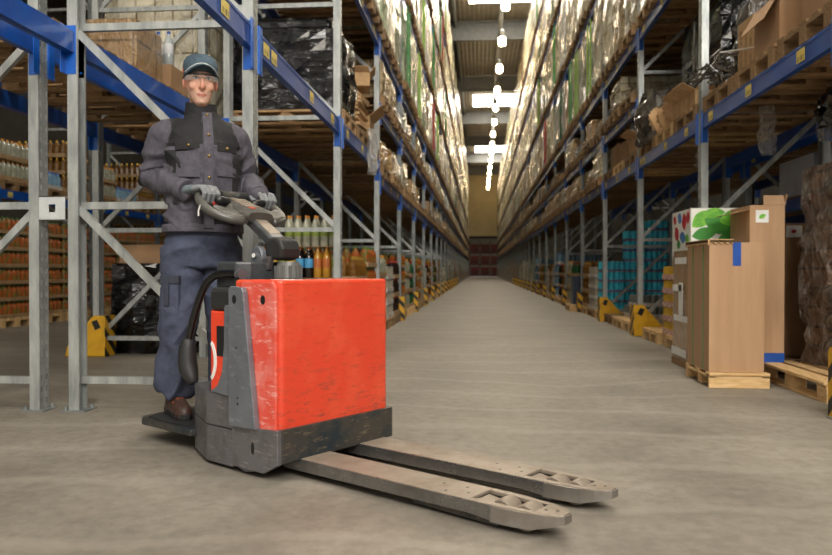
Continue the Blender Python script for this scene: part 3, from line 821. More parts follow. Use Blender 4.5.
stack(REDJ, 'jar_tray', [(i, j, l) for i in range(2) for j in range(2) for l in range(5 if j else 4)], (2.75, 9.2, .146), (.385, .385, .162), 'trays of red jars', lambda i, j, l: 'tray of dark red jars, %s layer, %s, %s row' % (LAY[l], 'aisle side' if i == 0 else 'inner side', 'front' if j == 0 else 'rear'), 'tray of jars')
stack(SIL, 'can_tray', [(i, j, l) for i in range(2) for j in range(2) for l in range(2-j)], (2.5, 11.6, .146), (.372, .372, .18), 'low white packs', lambda i, j, l: 'low pack of white-trayed cans on a near empty pallet, %s layer, %s, %s' % (LAY[l], 'aisle side' if i == 0 else 'inner side', 'front' if j == 0 else 'rear'), 'tray of cans')
# blue crate stack at the fourth carton-side frame
pal(2.5, 16.3, 0, 'wooden pallet under the dark blue crates', 'pallets on the floor along the carton side', True)
cr = mat('dark blue crate', '2c3a52', '232e42', rough=.4)
cg = G(); cg.bb((-.3, -.2, 0), (.3, .2, .02))
for a in (-.2, .19): cg.bb((-.3, a, 0), (.3, a+.01, .3))
for a in (-.3, .29): cg.bb((a, -.2, 0), (a+.01, .2, .3))
cg.bb((-.31, -.21, .27), (.31, -.2, .3)); cg.bb((-.31, .2, .27), (.31, .21, .3)); cg.bb((-.31, -.2, .27), (-.3, .2, .3)); cg.bb((.3, -.2, .27), (.31, .2, .3))
CRM = cg.mesh('plastic_crate', cr)
for i in range(2):
    for l in range(2): tag(put('plastic_crate', CRM, None, (2.3+i*.64, 16.3, .146+l*.302)), 'dark blue plastic crate, %s of two, %s' % ('lower' if l == 0 else 'upper', 'by the aisle' if i == 0 else 'deeper in the rack'), 'crate', 'blue crates')

# ground level stacks
PACKS = [
    ('amber bottles', pack_mesh(10, 7, .3, .115, mat('amber pack', '7a5626', '5c3d18', rough=.2, scale=14), mgold, mtray), .3, 3),
    ('orange drink bottles', pack_mesh(10, 7, .26, .115, mat('orange pack', '9c4f22', '66632c', rough=.25, scale=14, lo=.45, hi=.6), mat('green caps', '4f6a2e', rough=.4), mtray), .26, 4),
    ('green bottles', pack_mesh(10, 7, .3, .115, mat('green pack', '2c5a38', '1d4228', rough=.2, scale=12), mat('red caps', '9a3028', rough=.4), mtray), .3, 3),
    ('clear bottles', pack_mesh(10, 7, .32, .115, mat('clear pack', '9a9a8a', '77775f', rough=.18, scale=10), mat('orange caps', 'c98a34', rough=.4), mtray), .32, 3),
    ('blue water bottles', pack_mesh(10, 7, .3, .115, mat('water pack', '7fa0b4', '5f86a4', rough=.18, scale=10), mat('blue caps', '2c5cb0', rough=.4), mwtray), .3, 4),
    ('white jars', can_mesh(10, 7, .2, .115, mat('white jar', 'b9b2a2', '8d8576', rough=.3, scale=16), mlid, mwtray, .3), .2, 4),
    ('dark cola bottles', pack_mesh(10, 7, .3, .115, mat('cola pack', '2a1d18', '1c1310', rough=.2, scale=10), mat('red cola caps', 'a8362c', rough=.4), mtray), .3, 3),
]
def drinks(i, x, y, z, lab, layers=None, grp='pallet stacks of drinks'):
    n, me, h, L = PACKS[i]
    r = thing('drink_stack', lab, 'stack of drinks', (x, y, z), 0, grp)
    for l in range(layers or L): put('bottle_layer', me, r, (0, 0, l*h))
    return r
rg = random.Random(5)
for s, xc, y0, k0 in (('L', XL-DEP/2, YL0, 1), ('R', XR+DEP/2, YR0, 2)):
    for k in range(k0, 8):
        for j in range(3):
            y = y0+BAY*k+.52+.88*j
            if s == 'L' and k == 1 and j == 0: continue
            if s == 'R' and k == 2 and j < 1: continue
            if s == 'R' and (k, j) in ((3, 0), (6, 1), (7, 2)): continue
            lab = '%s bay, %s, on the %s' % (ORD[k+(1 if s == 'L' else 1)], SLOT[j], 'worker side' if s == 'L' else 'carton side')
            pal(xc, y, 0, 'floor-level wooden pallet, '+lab, 'floor-level pallets in the racks', rg.random() < .5)
            i = [[6, 1, 3, 2, 0, 1, 3, 5], [0, 5, 2, 3, 0, 6, 4, 5]][s == 'R'][(k*3+j) % 8]
            drinks(i, xc, y, .146, 'floor-level stack of %s, %s' % (PACKS[i][0], lab))
gfl = [7, 3, 2, 0, 7, 1]
gs = G(); gcnt = 0
greenbox = fl[2][1]
lime = mat('lime green cartons', '6f9a34', '5a8528', rough=.5)
for s, xc, y0 in (('L', XL-DEP/2, YL0), ('R', XR+DEP/2, YR0)):
    for k in range(8, 30):
        for j in range(3):
            gcnt += 1
            if s == 'R' and (k, j) in ((9, 1), (10, 0), (13, 1)): continue
            y = y0+BAY*k+.52+.88*j
            if y > FARY-2.5: continue
            i = gfl[rg.randrange(6)]
            sz = rg.uniform(.6, 1.3)
            if k > 11:
                me = LMESH[0, i]; gs.add([(v.co.x+xc, v.co.y+y, v.co.z*sz) for v in me.vertices], [tuple(p.vertices) for p in me.polygons]); continue
            lo = put('wrapped_load', LMESH[0, i], None, (xc, y, 0)); lo.scale = (1, 1, sz)
            tag(lo, 'small distant %s on the floor, %s bay, %s, %s' % (fl[i][0], ORD[k+1], SLOT[j], SIDE[s]), 'pallet load', 'distant floor-level loads')
tag(gs.build('wrapped_load', fl[7][1], fix=False), 'tiny floor-level wrapped loads at the far end of both racks', 'pallet loads', kind='stuff')
for k, j in ((6, 1), (7, 2), (9, 1), (10, 0), (13, 1)):
    o = put('green_carton_stack', LMESH[1, 2].copy(), None, (XR+.3, YR0+BAY*k+.52+.88*j, 0)); o.data.materials.clear(); o.data.materials.append(lime); o.scale = (.45, .6, 1.0 if k < 8 else .9)
    tag(o, 'lime green stack standing at the aisle edge, %s bay on the carton side' % ORD[k+1], 'stack of boxes', 'lime green stacks')

# bottles behind the truck
pal(XL-DEP/2, 7.82, 0, 'pallet under the bottles seen behind the truck', 'floor-level pallets in the racks')
r = drinks(3, XL-DEP/2, 7.85, .146, 'shrink-wrapped lower layers of bottles hidden low behind the truck', 2)
tag(G().bb((-.56, -.42, 0), (.56, .42, .012)).build('layer_board', mtray, None, (XL-DEP/2, 7.85, .79)), 'cardboard layer board carrying the cola and orange bottles', 'board')
kinds = ['clear', 'amber', 'clear', 'amber', 'clear', 'amber', 'cola', 'cola', 'orange', 'orange', 'clear']
zz = .803
for j in range(2):
    for i, kd in enumerate(kinds):
        x = -2.42+.0935*i
        bottle(kd, x, 7.48+j*.0935, zz, '%s bottle %s standing behind the truck, %s from the inner end, %s row' % ({'cola': 'dark', 'orange': 'orange', 'clear': 'clear', 'amber': 'amber'}[kd], {'cola': 'with blue label', 'orange': 'with orange label', 'clear': 'with green label', 'amber': 'with yellow label'}[kd], ORD[i], 'front' if j == 0 else 'second'), 'bottles behind the truck')
tag(G().bb((-.53, -.1, 0), (.53, .1, .006)).build('layer_board', mtray, None, (-1.955, 7.53, zz+.319)), 'thin card sheet between the two bottle layers behind the truck', 'board')
for j in range(2):
    for i in range(4, 10):
        x = -2.35+.0935*i
        bottle('clear', x, 7.48+j*.0935, zz+.326, 'clear bottle with green label and orange cap, upper layer, %s along, %s row' % (ORD[i-4], 'front' if j == 0 else 'second'), 'bottles behind the truck')

# --- row behind the worker
o = put('wrapped_load', load_mesh('wrapped_load', blackfilm, .86, .95, .93, .05, 9, 7, 9, .035), None, (-3.45, 7.95, 0)); tag(o, 'low black-film wrapped load on the floor behind the worker', 'wrapped load')
carton((-3.55, 7.72, .955), (.55, .4, .2), .03, 'flat brown carton lying on the low black-wrapped load', card)
carton((-3.2, 8.0, .955), (.35, .5, .17), -.1, 'smaller brown carton on the low black-wrapped load, flap half open', card, (('x+', 70, .15),))
for k in range(3):
    for j in range(3):
        y = YL0+BAY*k+.52+.88*j; x = XL2+DEP/2
        pal(x, y, LV[0]+.136, 'wooden pallet up on the beams of the row behind the worker, %s bay, %s' % (ORD[k], SLOT[j]), 'pallets behind the worker')
x = XL2+DEP/2
me = load_mesh('wrapped_load', fl[7][1], .55, .5, .46, .01, 31, 4, 5, .01)
tag(put('wrapped_load', me, None, (x+.2, 6.2, LV[0]+.28)), 'beige box bale in clear film up beside the blue beam', 'wrapped load')
tag(G().tube([(0, -.45, 0), (0, .45, 0)], .11, 20).mat(1).tube([(0, -.453, 0), (0, -.44, 0)], .062, 16).build('carpet_roll', [mat('dark roll', '4a4842', '39372f', rough=.7), blackm], None, (-3.25, 5.2, LV[0]+.395), 0, smooth=40), 'dark roll with open end lying on high pallet, upper corner', 'roll')
carton((-2.98, 6.75, LV[0]+.28), (.3, .4, .26), 0, 'brown carton on the high pallet behind the worker with bottles on it', card)
for i in range(3): bottle('water', -3.08+.1*i, 6.62, LV[0]+.545, 'small white and blue bottle on the high carton behind the worker, %s' % ORD[i], 'bottles on the high carton')
for k in range(1, 3):
    for j in range(3):
        i = (k+j*2) % 8
        lo = put('wrapped_load', LMESH[0, i], None, (x, YL0+BAY*k+.52+.88*j, LV[0]+.28)); tag(lo, fl[i][0]+' up in the row behind the worker, %s bay, %s' % (ORD[k], SLOT[j]), 'pallet load', 'loads behind the worker')
for j in range(3):
    if j == 1: drinks([3, 0, 1][j], x, YL0+BAY+.52+.88*j+.36, .146, 'floor stack of %s behind the black load, %s' % (PACKS[[3, 0, 1][j]][0], SLOT[j]))
    if j == 1: pal(x, YL0+BAY+.52+.88*j+.36, 0, 'floor pallet behind the black load, '+SLOT[j], 'pallets behind the worker')
for k in range(5):
    for j in range(3):
        y = 7.6+BAY*k+.52+.88*j; x3 = XL3-DEP/2
        pal(x3, y, 0, 'floor pallet across the second aisle, %s bay, %s' % (ORD[k], SLOT[j]), 'pallets across the second aisle', True)
        drinks(1 if k in (0, 1, 2) else 0, x3, y, .146, 'stack of %s across the second aisle, %s bay, %s' % ('orange drinks' if k < 3 else 'amber bottles', ORD[k], SLOT[j]), 6)
        pal(x3, y, 2.116, 'raised pallet across the second aisle, %s bay, %s' % (ORD[k], SLOT[j]), 'pallets across the second aisle')
        drinks([3, 4, 0][j], x3, y, 2.262, 'raised stack of %s across the second aisle, %s bay, %s' % (PACKS[[3, 4, 0][j]][0], ORD[k], SLOT[j]), [2, 1, 3][j])

# --- worker side, lowest shelf, bay with the black load
z = LV[0]+.136; xc = XL-DEP/2
for j in range(3): pal(xc, YL0+BAY+.52+.88*j, z, 'wooden pallet on the lowest shelf above the bottles, '+SLOT[j], 'pallets in the racks')
z += .146
o = put('wrapped_load', load_mesh('wrapped_load', blackfilm, 1.14, .86, .8, .04, 14, 7, 8, .03), None, (xc, 7.8, z)); tag(o, 'glossy black-film load on the lowest shelf above the truck', 'wrapped load')
G().box((.05, -.1, .9), (.8, .5, .16)).build('wrapped_top', blackfilm, o, bev=.05)
carton((xc-.22, 8.85, z), (.6, .55, .62), 0, 'brown carton behind the black-film load on the lowest shelf', card, label=(.2, .45, .09, .1))
tr = G()
for i in range(9):
    tr.box((rg.uniform(-.03, .03), rg.uniform(-.03, .03), .02+.05*i), (.42+rg.uniform(-.05, .06), .62, .03), Matrix.Rotation(rg.uniform(-.12, .12), 3, 'Z') @ Matrix.Rotation(rg.uniform(-.06, .06), 3, 'X'))
tag(tr.build('cardboard_bundle', torn, None, (xc+.38, 8.66, z)), 'bundle of ragged flattened cardboard jutting over the shelf edge', 'cardboard')
carton((xc+.36, 8.68, z+.52), (.6, .4, .16), .15, 'open shallow cardboard tray on top of the ragged bundle', torn, (('y-', 60, .1), ('x+', 40, .1)), True)
carton((xc+.2, 9.6, z), (.7, .6, .35), .05, 'half crushed open carton on the lowest shelf, far slot of the black load bay', torn, (('x+', 50, .2), ('y-', 80, .2)), True)
tag(put('film_scrap', load_mesh('film_scrap', filmclear, .06, .3, .5, .05, 3, 3, 6, .05), None, (XL+.11, 8.9, 2.06)), 'loose clear film hanging from the ragged cardboard over the shelf edge', 'plastic film')
bw = cases('blue water bales', 'a9c0d0', '7f9fb8', '4f6f8f', film='dfe6ea', filmamt=.7, bw=.3, rh=.33)

# --- carton side, lowest shelf
zr = LV[0]+.136; xr = XR+DEP/2
for k in (-1, 0, 1):
    for j in range(3):
        y = YR0+BAY*k+.52+.88*j
        pal(xr, y, zr, 'wooden pallet on lowest shelf over the cartons, %s bay, %s' % (ORD[k+1], SLOT[j]), 'pallets in the racks', (k, j) in ((0, 1), (1, 1)))
zr += .146
Y1 = YR0-BAY
carton((xr-.02, Y1+.42, zr), (.95, .7, .75), 0, 'large closed brown carton on the lowest shelf at the picture edge', card, label=(-.2, .5, .12, .08))
carton((xr-.25, Y1+1.33, zr), (.55, .5, .40), .0, 'open brown carton with drooping flap and white label on the lowest shelf', card, (('x-', 150, .22), ('y-', 175, .001)), True, label=(.0, .28, .1, .05))
carton((xr+.34, Y1+1.5, zr), (.48, .5, .7), .0, 'taller brown carton behind the open one on the lowest shelf', card)
o = carton((xr-.05, Y1+2.0, zr), (.8, .34, .5), .04, 'carton printed with rows of small dark text, leaning beside the grey film', mat('printed carton', 'b8956a', 'ab875c', rough=.7, scale=2))
g = G(); rp = random.Random(3)
for c in range(3):
    for r_ in range(22):
        if rp.random() < .85: g.bb((-.4012, -.12+c*.1, .06+r_*.018), (-.4003, -.12+c*.1+rp.uniform(.03, .05), .066+r_*.018))
        if rp.random() < .85: g.bb((-.36+c*.09, -.1712, .06+r_*.018), (-.36+c*.09+rp.uniform(.03, .05), -.1703, .066+r_*.018))
for c in range(3):
    g.bb((-.4012, -.1203+c*.1, .06), (-.4003, -.1195+c*.1, .06+.018*22)); g.bb((-.3603+c*.09, -.1712, .06), (-.3595+c*.09, -.1703, .06+.018*22))
g.bb((-.4012, -.1712, .06), (-.4003, .081, .0606)); g.bb((-.4012, -.1712, .06), (-.179, -.1703, .0606))
g.build('lettering', mat('brown print', '5c452c', rough=.7), o)
me = load_mesh('film_bag', darkfilm, .85, .32, .75, .08, 41, 6, 8, .05)
tag(put('film_bag', me, None, (xr+.1, Y1+2.44, zr)), 'sagging grey film bag of rubbish by the printed carton', 'plastic bag')
g = G(); rp = random.Random(8)
for i in range(26):
    p = Vector((rp.uniform(-.3, .05), rp.uniform(-.2, .2), rp.uniform(0, .2)))
    g.tube([p, p+Vector((rp.uniform(-.2, .05), rp.uniform(-.1, .1), rp.uniform(-.02, .16))), p+Vector((rp.uniform(-.3, 0), rp.uniform(-.2, .2), rp.uniform(-.04, .05)))], .012, 5)
tag(g.build('film_scraps', darkfilm, None, (xr-.3, Y1+2.35, zr+.03)), 'tangle of dark film strips spilling over the shelf edge', 'plastic film')
tag(G().bar((0, 0, 0), (-.35, .25, .02), .03, .004).build('strap_piece', white, None, (xr-.35, Y1+1.6, zr+.17)), 'pale plastic strap sticking out over the shelf edge', 'strap')
# black load with torn cardboard in the next bay
o = put('wrapped_load', load_mesh('wrapped_load', blackfilm, .82, 1.5, 1.3, .05, 51, 8, 10, .03), None, (xr+.2, YR0+1.35, zr)); tag(o, 'huge black-film wrapped load on the lowest shelf over the produce carton', 'wrapped load')
g = G(); g.bar((-.45, -.3, .75), (-.45, .55, .8), .012, .06); g.bar((-.46, .05, .6), (-.46, .05, 1.2), .05, .012, (1, 0, 0)); g.bar((-.2, -.78, .8), (.4, -.78, .78), .012, .06)
g.build('tape_band', darkfilm, o)
carton((xr-.41, YR0+.75, zr+.0), (.28, .75, .2), .05, 'torn pale carton with orange strip in front of the black load', torn, (('x-', 60, .15), ('y-', 50, .12)), True)
for i, (a, b_, c_, rr) in enumerate(((-.52, 1.35, .0, .5), (-.55, 1.6, .02, -.4), (-.5, 1.15, .05, .9))):
    g = G()
    for q in range(4): g.box((0, q*.03, .12+q*.012), (.26, .008, .26-.03*q), Matrix.Rotation(rr*.4+q*.15, 3, 'X') @ Matrix.Rotation(.3*q-.4, 3, 'Y'))
    tag(g.build('torn_cardboard', torn, None, (xr+a, YR0+b_, zr+c_)), 'crumpled torn cardboard piece hanging at the shelf edge by the black load, %s' % ORD[i], 'cardboard', 'torn cardboard by the black load')
tag(put('film_bag', load_mesh('film_bag', darkfilm, .3, .5, .6, .1, 61, 6, 8, .05), None, (xr-.5, YR0+2.2, zr-.05)), 'bunched dark film bag bulging over the shelf edge beyond the torn cardboard', 'plastic bag')
# next bay: flat stacks
carton((xr-.2, YR0+BAY+.5, zr), (.7, .6, .25), 0, 'low torn carton on the lowest shelf, second bay past the produce carton', torn, (('x-', 70, .15),), True)
o = carton((xr-.1, YR0+BAY+1.4, zr), (.9, .7, .3), .03, 'low dark carton with small bottles on it, second shelf bay past the produce carton', cardd)
for i in range(4): bottle('water', xr-.4+.1*(i % 2), YR0+BAY+1.25+.1*(i//2), zr+.301, 'small bottle on the low dark carton, %s of four' % ORD[i], 'bottles on the dark carton')
carton((xr-.2, YR0+BAY+2.2, zr), (.6, .6, .4), 0, 'squat brown carton at the far end of the second shelf bay past the produce carton', card)
# rags of film below the shelf
for i, (x, y, z_, h) in enumerate(((2.6, 6.95, 1.93, .42), (2.95, 6.6, 1.99, .36), (2.5, 8.6, 2.05, .3))):
    tag(put('film_scrap', load_mesh('film_scrap', filmclear, .09, .05, h, .03, 70+i, 3, 7, .03), None, (x, y, z_)), 'rag of clear film hanging below the lowest shelf, %s from the near end' % ORD[(1, 0, 2)[i]], 'plastic film')
tag(put('film_bag', load_mesh('film_bag', blackfilm, .5, .5, .3, .08, 80, 6, 6, .05), None, (3.0, 6.0, 2.03)), 'black film bag drooping under the shelf over the lumpy stack', 'plastic bag')
# row behind the cartons
x = XR2+DEP/2
for k in range(-1, 3):
    for j in range(3):
        y = YR0+BAY*k+.52+.88*j
        pal(x, y, LV[0]+.136, 'pallet high in the row behind the cartons, %s bay, %s' % (ORD[k+1], SLOT[j]), 'pallets behind the cartons')
        i = (k*3+j+3) % 8
        lo = put('wrapped_load', LMESH[0, i], None, (x, y, LV[0]+.282)); tag(lo, fl[i][0]+' high in the row behind the cartons, %s bay, %s' % (ORD[k+1], SLOT[j]), 'pallet load', 'loads behind the cartons')
        tag(G().bb((-.56, -.42, 0), (.56, .42, .03)).build('shelf_board', wood, None, (x, y, 1.686)), 'brown shelf board on the lower beam behind the cartons, %s bay, %s' % (ORD[k+1], SLOT[j]), 'shelf board', 'shelf boards behind the cartons')
        if not (k == 0 and j < 2):
            i = (k+j*3+1) % 7
            drinks(i, x, y, 0, 'floor stack of %s behind the cartons, %s bay, %s' % (PACKS[i][0], ORD[k+1], SLOT[j]), 4)
wc = mat('white appliance box', 'b9bec8', 'a9aeb8', rough=.5)
carton((x-.1, YR0+.42, 1.717), (.9, .6, .42), 0, 'large white box on the lower shelf behind the cartons', wc)
carton((x-.1, YR0+1.3, 1.717), (.9, .9, .42), 0, 'second white box deeper on the lower shelf behind the cartons', wc)
# pink red crates on the worker side
redc = mat('pinkish red crates', 'b8334a', '9a2438', rough=.35, scale=8)
# far hall: red rack behind the opening
rr = thing('storage_rack', 'dark red rack full of goods in the opening of the end wall', 'rack', (.65, FARY+2.5, 0))
dr = mat('dark red', '5a1a18', '431210', rough=.5)
for xx in (-2.0, -.66, .66, 2.0): G().bb((xx-.06, -.5, 0), (xx+.06, .5, 4.6)).build('upright', dr, rr)
for zz_ in (.1, 1.5, 3.0): G().bb((-1.94, -.5, zz_), (1.94, .5, zz_+.14)).build('shelf', dr, rr)
rc = mat('red crate', '7a2420', '5c1a16', rough=.5, rand=.2)
for i in range(3):
    for l in range(3):
        for q in range(2):
            me = load_mesh('goods_crate', rc if q else dr, 1.1, .8, .5, .01, i+l, 3, 3, .01)
            tag(put('goods_crate', me, None, (.65-1.33+1.33*i, FARY+2.4, (.1, 1.5, 3.0)[l]+.14+.52*q)), '%s crate in the far red rack, %s shelf, %s from the worker side' % ('dark red' if q else 'brownish', ['lowest', 'middle', 'top'][l], ORD[i]), 'crate', 'crates in the far rack')
# ------------------------------------------------------------------ powered pallet truck
def scuffed(name, base, scuff1, scuff2, rough=.45, metal=0., amt=.5, low=None, stretch=(1, 1, 1)):
    m, t, b = nt(name)
    v = coords(t, stretch)
    n1 = N(t, 'ShaderNodeTexNoise', i_Scale=5., i_Detail=9., i_Roughness=.7); t.links.new(v, n1.inputs['Vector'])
    mp = N(t, 'ShaderNodeMapping'); mp.inputs['Scale'].default_value = (5, 5, 22); mp.inputs['Rotation'].default_value = (.25, .3, 0); t.links.new(v, mp.inputs['Vector'])
    n2 = N(t, 'ShaderNodeTexNoise', i_Scale=2.6, i_Detail=8., i_Roughness=.7); t.links.new(mp.outputs[0], n2.inputs['Vector'])
    mp3 = N(t, 'ShaderNodeMapping'); mp3.inputs['Scale'].default_value = (4, 4, 17); mp3.inputs['Rotation'].default_value = (.1, .15, 0); t.links.new(v, mp3.inputs['Vector'])
    n3 = N(t, 'ShaderNodeTexNoise', i_Scale=2.4, i_Detail=9., i_Roughness=.8); t.links.new(mp3.outputs[0], n3.inputs['Vector'])
    f1 = ramp(t, n1.outputs['Fac'], [(.46, (0, 0, 0, 1)), (.64, (amt,)*3+(1,))])
    f2 = ramp(t, n2.outputs['Fac'], [(.56, (0, 0, 0, 1)), (.66, (amt*.7,)*3+(1,))])
    f3 = ramp(t, n3.outputs['Fac'], [(.54, (0, 0, 0, 1)), (.6, (1, 1, 1, 1))])
    c = mixc(t, f1, lin(base), lin(scuff1)); c = mixc(t, f2, c, lin(scuff2))
    if low:   # chipped paint towards the bottom, where pallets rub
        sp = t.nodes.new('ShaderNodeSeparateXYZ'); tc = t.nodes.new('ShaderNodeTexCoord'); t.links.new(tc.outputs['Object'], sp.inputs[0])
        mr = N(t, 'ShaderNodeMapRange'); t.links.new(sp.outputs['Z'], mr.inputs['Value'])
        mr.inputs['From Min'].default_value = low[1]; mr.inputs['From Max'].default_value = low[2]; mr.inputs['To Min'].default_value = .6; mr.inputs['To Max'].default_value = .05
        mm = N(t, 'ShaderNodeMath', operation='MULTIPLY'); t.links.new(mr.outputs['Result'], mm.inputs[0]); t.links.new(f3, mm.inputs[1])
        c = mixc(t, mm.outputs[0], c, lin(low[0]))
    t.links.new(c, b.inputs['Base Color'])
    rr = ramp(t, n1.outputs['Fac'], [(.3, (rough*.8,)*3+(1,)), (.7, (min(1, rough*1.3),)*3+(1,))]); t.links.new(rr, b.inputs['Roughness'])
    b.inputs['Metallic'].default_value = metal
    bp = N(t, 'ShaderNodeBump', i_Strength=.15, i_Distance=.004); t.links.new(n2.outputs['Fac'], bp.inputs['Height']); t.links.new(bp.outputs['Normal'], b.inputs['Normal'])
    return m
red = scuffed('worn red enamel', 'd4432a', 'dd5a3a', '9c321f', .42, 0, .6, ('4a4238', .2, .62))
pink = scuffed('pale pink side', 'd8503f', 'dd8a80', 'ecc9c2', .4, 0, .8)
red2 = scuffed('red rear shell', 'de4429', 'cc3b25', 'e8a090', .42, 0, .3)
gplate = scuffed('grey enamel plate', '777c84', '888e95', 'b4b9bd', .3, .5, .6)
gsteel = scuffed('scratched steel skirt', '85848a', '6a6866', 'c4beb6', .32, .7, .8)
gdark = scuffed('scraped dark skirt', '57544f', '33414a', 'a08c74', .34, .6, .9)
fsteel = scuffed('dusty fork steel', '8c8174', '776b5e', '6f5a48', .5, .3, .6)
fedge = scuffed('rubbed fork side', '8d8c8a', '6a6764', 'b0aeaa', .28, .85, .6)
nosem = scuffed('bright worn nose', '8f8982', 'a8a6a2', '8a7868', .3, .7, .5)
T = thing('pallet_truck', 'worn red powered pallet truck with long steel forks, the worker stands on its rear step', 'pallet truck', (-.834, 2.97, 0), math.atan2(-.568, .823))
def ab(poly, b0, b1, name, m, bev=.003, parent=T, smooth=False):
    return G().prism(poly, lambda u, v, w_: (u, w_, v), b0, b1).build(name, m, parent, bev=bev, smooth=smooth)
def plan(poly, z0, z1, name, m, bev=.004, parent=T):
    return G().prism(poly, lambda u, v, w_: (u, v, w_), z0, z1).build(name, m, parent, bev=bev)
# red battery cover, its paler pink side with whitish patches
plan([(-.30, .012), (-.018, .012), (0, .03), (0, .67), (-.018, .69), (-.30, .69)], .205, .843, 'battery_cover', red, .012)
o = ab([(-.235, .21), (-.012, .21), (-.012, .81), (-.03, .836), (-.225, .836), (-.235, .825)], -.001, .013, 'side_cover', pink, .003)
def ovalpts(a, z, r, k=1.35, n=14): return [(a+r*math.cos(2*PI*i/n), z+k*r*math.sin(2*PI*i/n)) for i in range(n)]
ab(ovalpts(-.091, .759, .015), -.0022, .0, 'lifting_hole', blackm, 0, o)
G().bb((-.10, .05, .8425), (-.02, .16, .8445)).build('sticker', white, T)
# steel skirt
sk = ab([(-.293, .03), (-.08, .03), (.014, .078), (.014, .222), (-.293, .205)], -.012, .012, 'side_skirt', gsteel, .004)
ab([(a, z) for a, z in ovalpts(-.147, .126, .011, 2.4)], -.0135, -.011, 'slot', blackm, 0, sk)
plan([(-.29, .005), (.012, .005), (.016, .02), (.016, .69), (.012, .706), (-.29, .706)], .079, .221, 'front_skirt', gdark, .004)
# tapered grey mast panel, slim panel
mp_ = ab([(-.292, .207), (-.108, .212), (-.189, .79), (-.2, .81), (-.28, .815), (-.292, .80)], -.03, -.002, 'mast_panel', gplate, .004)
for a, z, r in ((-.248, .759, .014), (-.235, .55, .004), (-.225, .335, .004), (-.225, .31, .005)): ab(ovalpts(a, z, r), -.0315, -.029, 'hole', blackm, 0, mp_)
ab([(-.302, .33), (-.455, .337), (-.40, .37), (-.365, .43), (-.35, .55), (-.347, .72), (-.338, .73), (-.302, .73)], -.012, .003, 'slim_panel', gplate, .003)
# rear chassis block in two plates
pl_ = [(-.300, -.002), (-.493, -.002), (-.74, .1), (-.74, .6), (-.493, .7), (-.300, .7)]
plan(pl_, .018, .182, 'chassis_block', gsteel); plan(pl_, .186, .335, 'chassis_block', gsteel)
rs = [(-.235, .002), (-.462, .002), (-.477, .012), (-.57, .08), (-.62, .2), (-.62, .52), (-.477, .68), (-.235, .69)]
sh = plan(rs, .334, .70, 'rear_shell', red2, .006); plan(rs, .702, .805, 'rear_cap', rubber, .02)
ab([(-.418, .50), (-.366, .50), (-.366, .635), (-.418, .635)], -.0005, .004, 'recess', blackm, 0, sh)
arc = [(-.53+.075*math.cos(t), .475+.105*math.sin(t)) for t in [(-1+.2*i) for i in range(11)]]+[(-.53+.055*math.cos(t), .475+.088*math.sin(t)) for t in [(1-.2*i) for i in range(11)]]
ab([(p[0]+.035, p[1]) for p in arc], -.0005, .003, 'white_arc', white, 0, sh)
# control box, steering motor, hinge, tiller
plan([(-.62, .14), (-.47, .14), (-.43, .2), (-.43, .44), (-.62, .44)], .80, .925, 'control_box', dkgrey, .012)
g = G().lathe([(.058, .80), (.058, .905), (.05, .925)], (-.36, .37, 0), 22)
for i in range(11): g.bar((-.36+.06*math.cos(2*PI*i/11), .37+.06*math.sin(2*PI*i/11), .83), (-.36+.06*math.cos(2*PI*i/11), .37+.06*math.sin(2*PI*i/11), .905), .012, .012, (1, 0, 0))
g.build('steering_column', grey, T, smooth=40)
plan([(-.40, .27), (-.18, .27), (-.16, .3), (-.16, .46), (-.40, .46)], .80, .845, 'deck', blackm, .01)
hb = ab([(-.45, .945), (-.375, .93), (-.335, .94), (-.325, .985), (-.345, 1.03), (-.40, 1.045), (-.46, 1.02)], .30, .42, 'tiller_hinge', rubber, .014)
G().lathe([(.046, 0), (.046, .02), (.04, .026), (.014, .026), (.014, .034), (.0, .034)][::1], (0, 0, 0), 20).build('pivot_disc', gplate, hb, (-.475, .29, .955)).rotation_euler = (PI/2, 0, 0)
G().lathe([(.011, 0), (.011, .004)], (0, 0, 0), 12).build('pivot_bolt', white, hb, (-.475, .252, .955)).rotation_euler = (PI/2, 0, 0)
ab([(-.49, .885), (-.42, .885), (-.40, .95), (-.49, .95)], .29, .32, 'hinge_bracket', gsteel, .004)
tgrey = mat('dark warm grey plastic', '54534e', '454440', rough=.33, scale=9)
T0 = Vector((-.60, .35, 1.165)); TA = math.radians(21)
arm = G(); arm.prism([(-.045, -.03), (.045, -.03), (.05, .02), (.04, .032), (-.04, .032), (-.05, .02)], lambda u, v, w_: tuple(Vector((-.40, .36+u, 1.0+v)).lerp(Vector((-.615, .35+u*.9, 1.145+v)), w_)), 0, 1)
ar = arm.build('tiller_arm', dkgrey, T, bev=.006)
G().prism([(-.036, .033), (.036, .033), (.036, .036), (-.036, .036)], lambda u, v, w_: tuple(Vector((-.43, .36+u, 1.018+v)).lerp(Vector((-.615, .35+u*.9, 1.145+v)), w_)), .08, 1).build('top_plate', fsteel, ar)
ta = Vector((-math.cos(TA), 0, math.sin(TA))); tn = Vector((math.sin(TA), 0, math.cos(TA))); tq = Vector((0, 1, 0))
def TP(p, q, r=0): return T0+ta*p+tq*q+tn*r
hd = G()
sec = [(-.06, .075, .055), (-.02, .1, .06), (.04, .105, .06), (.1, .085, .055), (.16, .07, .05), (.21, .062, .045)]
rings = []
for p, hw, th in sec:
    rings.append([TP(p, hw*math.copysign(abs(math.cos(a))**.6, math.cos(a)), th*.5*math.copysign(abs(math.sin(a))**.7, math.sin(a))) for a in [2*PI*k/20 for k in range(20)]])
hd.ring_loft(rings)
head = hd.build('tiller_head', tgrey, T, smooth=50)
loop = [(-.05, .09), (-.02, .16), (.04, .215), (.12, .225), (.2, .195), (.235, .13), (.24, .0), (.235, -.13), (.2, -.195), (.12, -.225), (.04, -.215), (-.02, -.16), (-.05, -.09)]
rail = []
